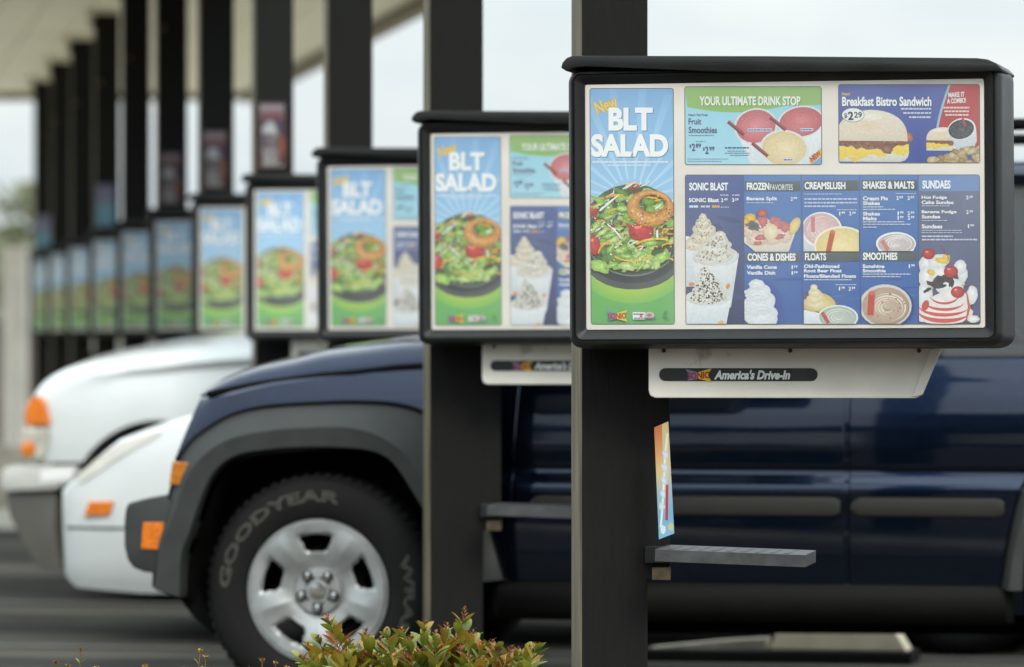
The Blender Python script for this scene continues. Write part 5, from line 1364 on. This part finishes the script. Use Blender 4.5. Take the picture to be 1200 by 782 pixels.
GREEN_D, GREEN, YELLOW = (.024, .055, .018), (.075, .14, .024), (.31, .32, .035)
RUST, ORANGE, OLIVE = (.22, .075, .018), (.38, .15, .025), (.16, .17, .025)
def shrub(name, label, x, y, z0, stems, seed, group=None):
    """stems: list of (x, y, top z, lean x, vigour)"""
    r = random.Random(seed)
    t = thing(name, label, 'shrub', (x, y, z0), 0, group)
    wood, lv = MB(), MB()
    for sx, sy, tz, lean, vig in stems:
        H = tz - z0; root = Vector((sx * .45 + r.uniform(-.02, .02), sy * .45, 0)); top = Vector((sx, sy, H)); ctl = Vector((sx * .8 - lean * .4, sy, H * .55))
        pts = [root * (1 - q) ** 2 + ctl * (2 * q * (1 - q)) + top * q * q for q in [i / 8 for i in range(9)]]
        wood.tube(pts, [.0040 * (1 - .72 * i / 8) for i in range(9)], 6)
        n_w = int(9 * vig + 4)
        for k in range(n_w):                                   # pairs of leaves climbing the stem
            q = .34 + .66 * k / (n_w - 1); i = min(7, int(q * 8)); f = q * 8 - i
            p = pts[i].lerp(pts[i + 1], f); ax = (pts[i + 1] - pts[i]).normalized()
            young = max(0, (q - .62) / .38)
            for s in range(2 if young < .85 else 3):
                a = k * 2.4 + s * math.pi + r.uniform(-.4, .4)
                out = Vector((math.cos(a), math.sin(a), 0)); tilt = .65 + .75 * young + r.uniform(-.25, .25)
                d = (out + ax * tilt).normalized(); side = d.cross(ax).normalized()
                L = (.046 + .042 * r.random()) * (1 - .50 * young ** 2) * (.8 + .3 * vig); L *= (.42 if vig < .5 else 1.0); Wd = L * r.uniform(.38, .50)
                u = r.random()
                if young < .05: c0, c1 = (GREEN_D, GREEN) if u < .6 else (GREEN, YELLOW)
                elif young < .55: c0, c1 = (GREEN, YELLOW) if u < .6 else ((YELLOW, ORANGE) if u < .75 else (YELLOW, YELLOW))
                else: c0, c1 = (YELLOW, ORANGE) if u < .3 else ((ORANGE, RUST) if u < .45 else (GREEN, YELLOW))
                j = r.uniform(.75, 1.2)
                add_leaf(lv, p, d, side, L, Wd, tuple(v * j for v in c0), tuple(v * j for v in c1), curl=r.uniform(0, .25))
        tip = pts[-1]; ax = (pts[-1] - pts[-2]).normalized()
        for k in range(int(14 * vig)):                           # rusty bud cluster at the tip
            a = k * 2.4; h = .034 * vig * k / 14
            out = Vector((math.cos(a), math.sin(a), 0)); d = (out * .8 + ax * 1.2).normalized(); side = d.cross(ax).normalized()
            L = r.uniform(.007, .014); c = RUST if r.random() < .7 else ORANGE
            add_leaf(lv, tip + ax * h + out * .003, d, side, L, L * .6, tuple(v * .8 for v in c), c)
        wood.tube([tip, tip + ax * .036 * vig], [.0014, .0007], 5)
    wood.build('stems', M['stem'], t, smooth=50)
    lv.build('foliage', M['leaf'], t, recalc=False, merge=False)
    return t
M['stem'] = material('reddish_stem', (0.12, 0.07, 0.03, 1), 0.7, vary=0.3, scale=50)
r = random.Random(31)
DSH = 12.2
def sx_of(px): return ground_x(px, DSH)
def z_of(py, d=DSH): return EYE - (py - 387) / F_PX * d
# tips read off the photograph: (column, row of the tip)
tips = [(357, 762, .7), (375, 745, .8), (388, 722, 1.0), (398, 735, .9), (372, 772, .8), (412, 752, 1), (430, 742, 1), (446, 750, .9), (455, 738, .9), (470, 742, 1), (482, 748, 1), (497, 732, 1),
        (510, 742, .9), (522, 735, 1), (541, 724, 1.15), (552, 742, 1), (532, 752, 1), (562, 752, .8), (580, 756, .8), (592, 768, .8), (603, 762, .9), (616, 758, .9), (627, 752, .8), (398, 768, 1), (420, 770, 1), (440, 775, 1),
        (460, 770, 1), (480, 775, 1), (500, 768, 1), (520, 772, 1), (545, 770, 1), (565, 778, 1), (606, 776, .8), (622, 772, .7), (585, 785, 1)]
cx = sx_of(495)
stems = [(sx_of(px) - cx, r.uniform(-.07, .09), z_of(py + 3) - .02, r.uniform(-.03, .03), v) for px, py, v in tips]
stems += [(r.uniform(-.30, .27), r.uniform(-.16, .22), r.uniform(.30, .40), r.uniform(-.04, .04), 1.0) for _ in range(46)]
shrub('flowering_shrub', 'leafy shrub with yellow green leaves and rusty tips below the second menu stand', cx, 12.25, .10, stems, 3, 'shrubs in the planting bed')
for k, (pxs, lab) in enumerate((([(62, 780), (92, 764), (78, 783), (110, 786)], 'low shrub showing only a bright green sprig tip at the far left of the bed'),
                                ([(170, 783), (232, 766), (240, 772), (212, 786)], 'low shrub with two pale sprigs poking up left of the blue car wheel'),
                                ([(307, 775), (322, 779), (335, 785), (290, 788)], 'low shrub with a rusty tip just in front of the blue car tyre'))):
    cxx = sx_of(sum(p[0] for p in pxs) / len(pxs))
    st = [(sx_of(px) - cxx, r.uniform(-.05, .05), z_of(py) - .005, r.uniform(-.02, .02), .42) for px, py in pxs]
    st += [(r.uniform(-.22, .22), r.uniform(-.16, .16), r.uniform(.20, .275), r.uniform(-.04, .04), .9) for _ in range(22)]
    shrub('flowering_shrub', lab, cxx, 12.25, .10, st, 40 + k, 'shrubs in the planting bed')

# ------------------------------------------------------------------ trees and things far off
def tree(name, label, x, y, H, crown_r, seed, tint, group, leaf=.16, n=2600, trunk_h=.35):
    rr = random.Random(seed); t = thing(name, label, 'tree', (x, y, 0), 0, group)
    tk = MB(); top = Vector((rr.uniform(-.3, .3), rr.uniform(-.3, .3), H * .72))
    tk.tube([(0, 0, 0), (top.x * .3, top.y * .3, H * .3), tuple(top)], [H * .030, H * .022, H * .008], 9)
    cl = []
    for k in range(11):
        a = k * 2.4; h = H * rr.uniform(trunk_h, .88); q = crown_r * rr.uniform(.35, .8) * (1 - .4 * max(0, h / H - .6))
        e = Vector((q * math.cos(a), q * math.sin(a), h)); s = Vector((top.x * .4, top.y * .4, h * .62))
        tk.tube([s, s.lerp(e, .55) + Vector((0, 0, .15)), e], [H * .010, H * .006, H * .002], 6); cl.append((e, crown_r * rr.uniform(.28, .46)))
    cl.append((Vector((top.x, top.y, H * .88)), crown_r * .4))
    tk.build('trunk', M['bark'], t, smooth=50)
    lf = MB()
    for _ in range(n):
        c, q = rr.choice(cl); v = Vector((rr.gauss(0, 1), rr.gauss(0, 1), rr.gauss(0, 1))).normalized() * q * rr.random() ** .45
        v.z *= .75; p = c + v; d = Vector((rr.gauss(0, 1), rr.gauss(0, 1), rr.gauss(0, .7))).normalized(); s = d.orthogonal().normalized(); s.rotate(Matrix.Rotation(rr.uniform(0, 6.3), 3, d))
        j = rr.uniform(.6, 1.5); c4 = tuple(v * j for v in tint) + (1,)
        L = leaf * rr.uniform(.7, 1.3)
        lf.face([p - d * L * .5, p + s * L * .28, p + d * L * .5, p - s * L * .28], 0, [c4] * 4)
    lf.build('crown', M['leaf'], t, recalc=False, merge=False)
    return t
far = [(-10.9, 92, 4.9, 2.0), (-9.2, 96, 4.3, 1.5), (-7.2, 90, 2.8, 1.6), (-13.4, 88, 5.2, 2.6)]
labs = ['pale blurred tree at the far left beyond the canopy', 'second blurred tree from the left, beyond the end of the canopy', 'small blurred tree just left of the farthest menu stand', 'leftmost far tree at the edge of the picture']
for k, (x, y, H, cr) in enumerate(far):
    tree('roadside_tree', labs[k], x, y, H, cr, 60 + k, (.16, .17, .09), 'trees beyond the canopy', .24, 1500)

# pale column and low wall beyond the row on the left
d = 44.0
cl = MB(); a, b = ground_x(4, d), ground_x(32, d)
cl.prism(rounded(a, d - .11, b, d + .11, .02), 0, EYE - (290 - 387) / F_PX * d, axis='z')
o = cl.build('pillar', M['cream'], bevel=.006)
tag(o, 'pale square pillar standing at the far left edge behind the white truck', 'pillar')
wl = MB(); wl.box(-9.5, 47.0, 0, -4.05, 47.2, 1.28)
for k in range(10): wl.box(-9.5 + k * .6, 46.985, 0, -9.47 + k * .6, 46.999, 1.28)
wl.box(-9.55, 46.95, 1.281, -4.0, 47.25, 1.34)
tag(wl.build('garden_wall', M['brick']), 'low dark wall beyond the end of the row at the far left', 'wall')
k2 = MB(); k2.box(-8.0, 33.2, 0, -3.15, 33.6, .42); ok = k2.build('kerb', M['concrete'], bevel=.03); tag(ok, kind='structure')
# unseen behind the camera: dark trees added for the car paint to mirror
for k in range(7):
    tree('reflection_tree', 'bushy dark tree across the street facing the parked cars', -12 + k * 4.2 + r.uniform(-.6, .6), -12 + r.uniform(-1, 1), r.uniform(6.2, 7.8), 3.2, 80 + k, (.03, .042, .018), 'trees across the street', .6, 1300, .08)
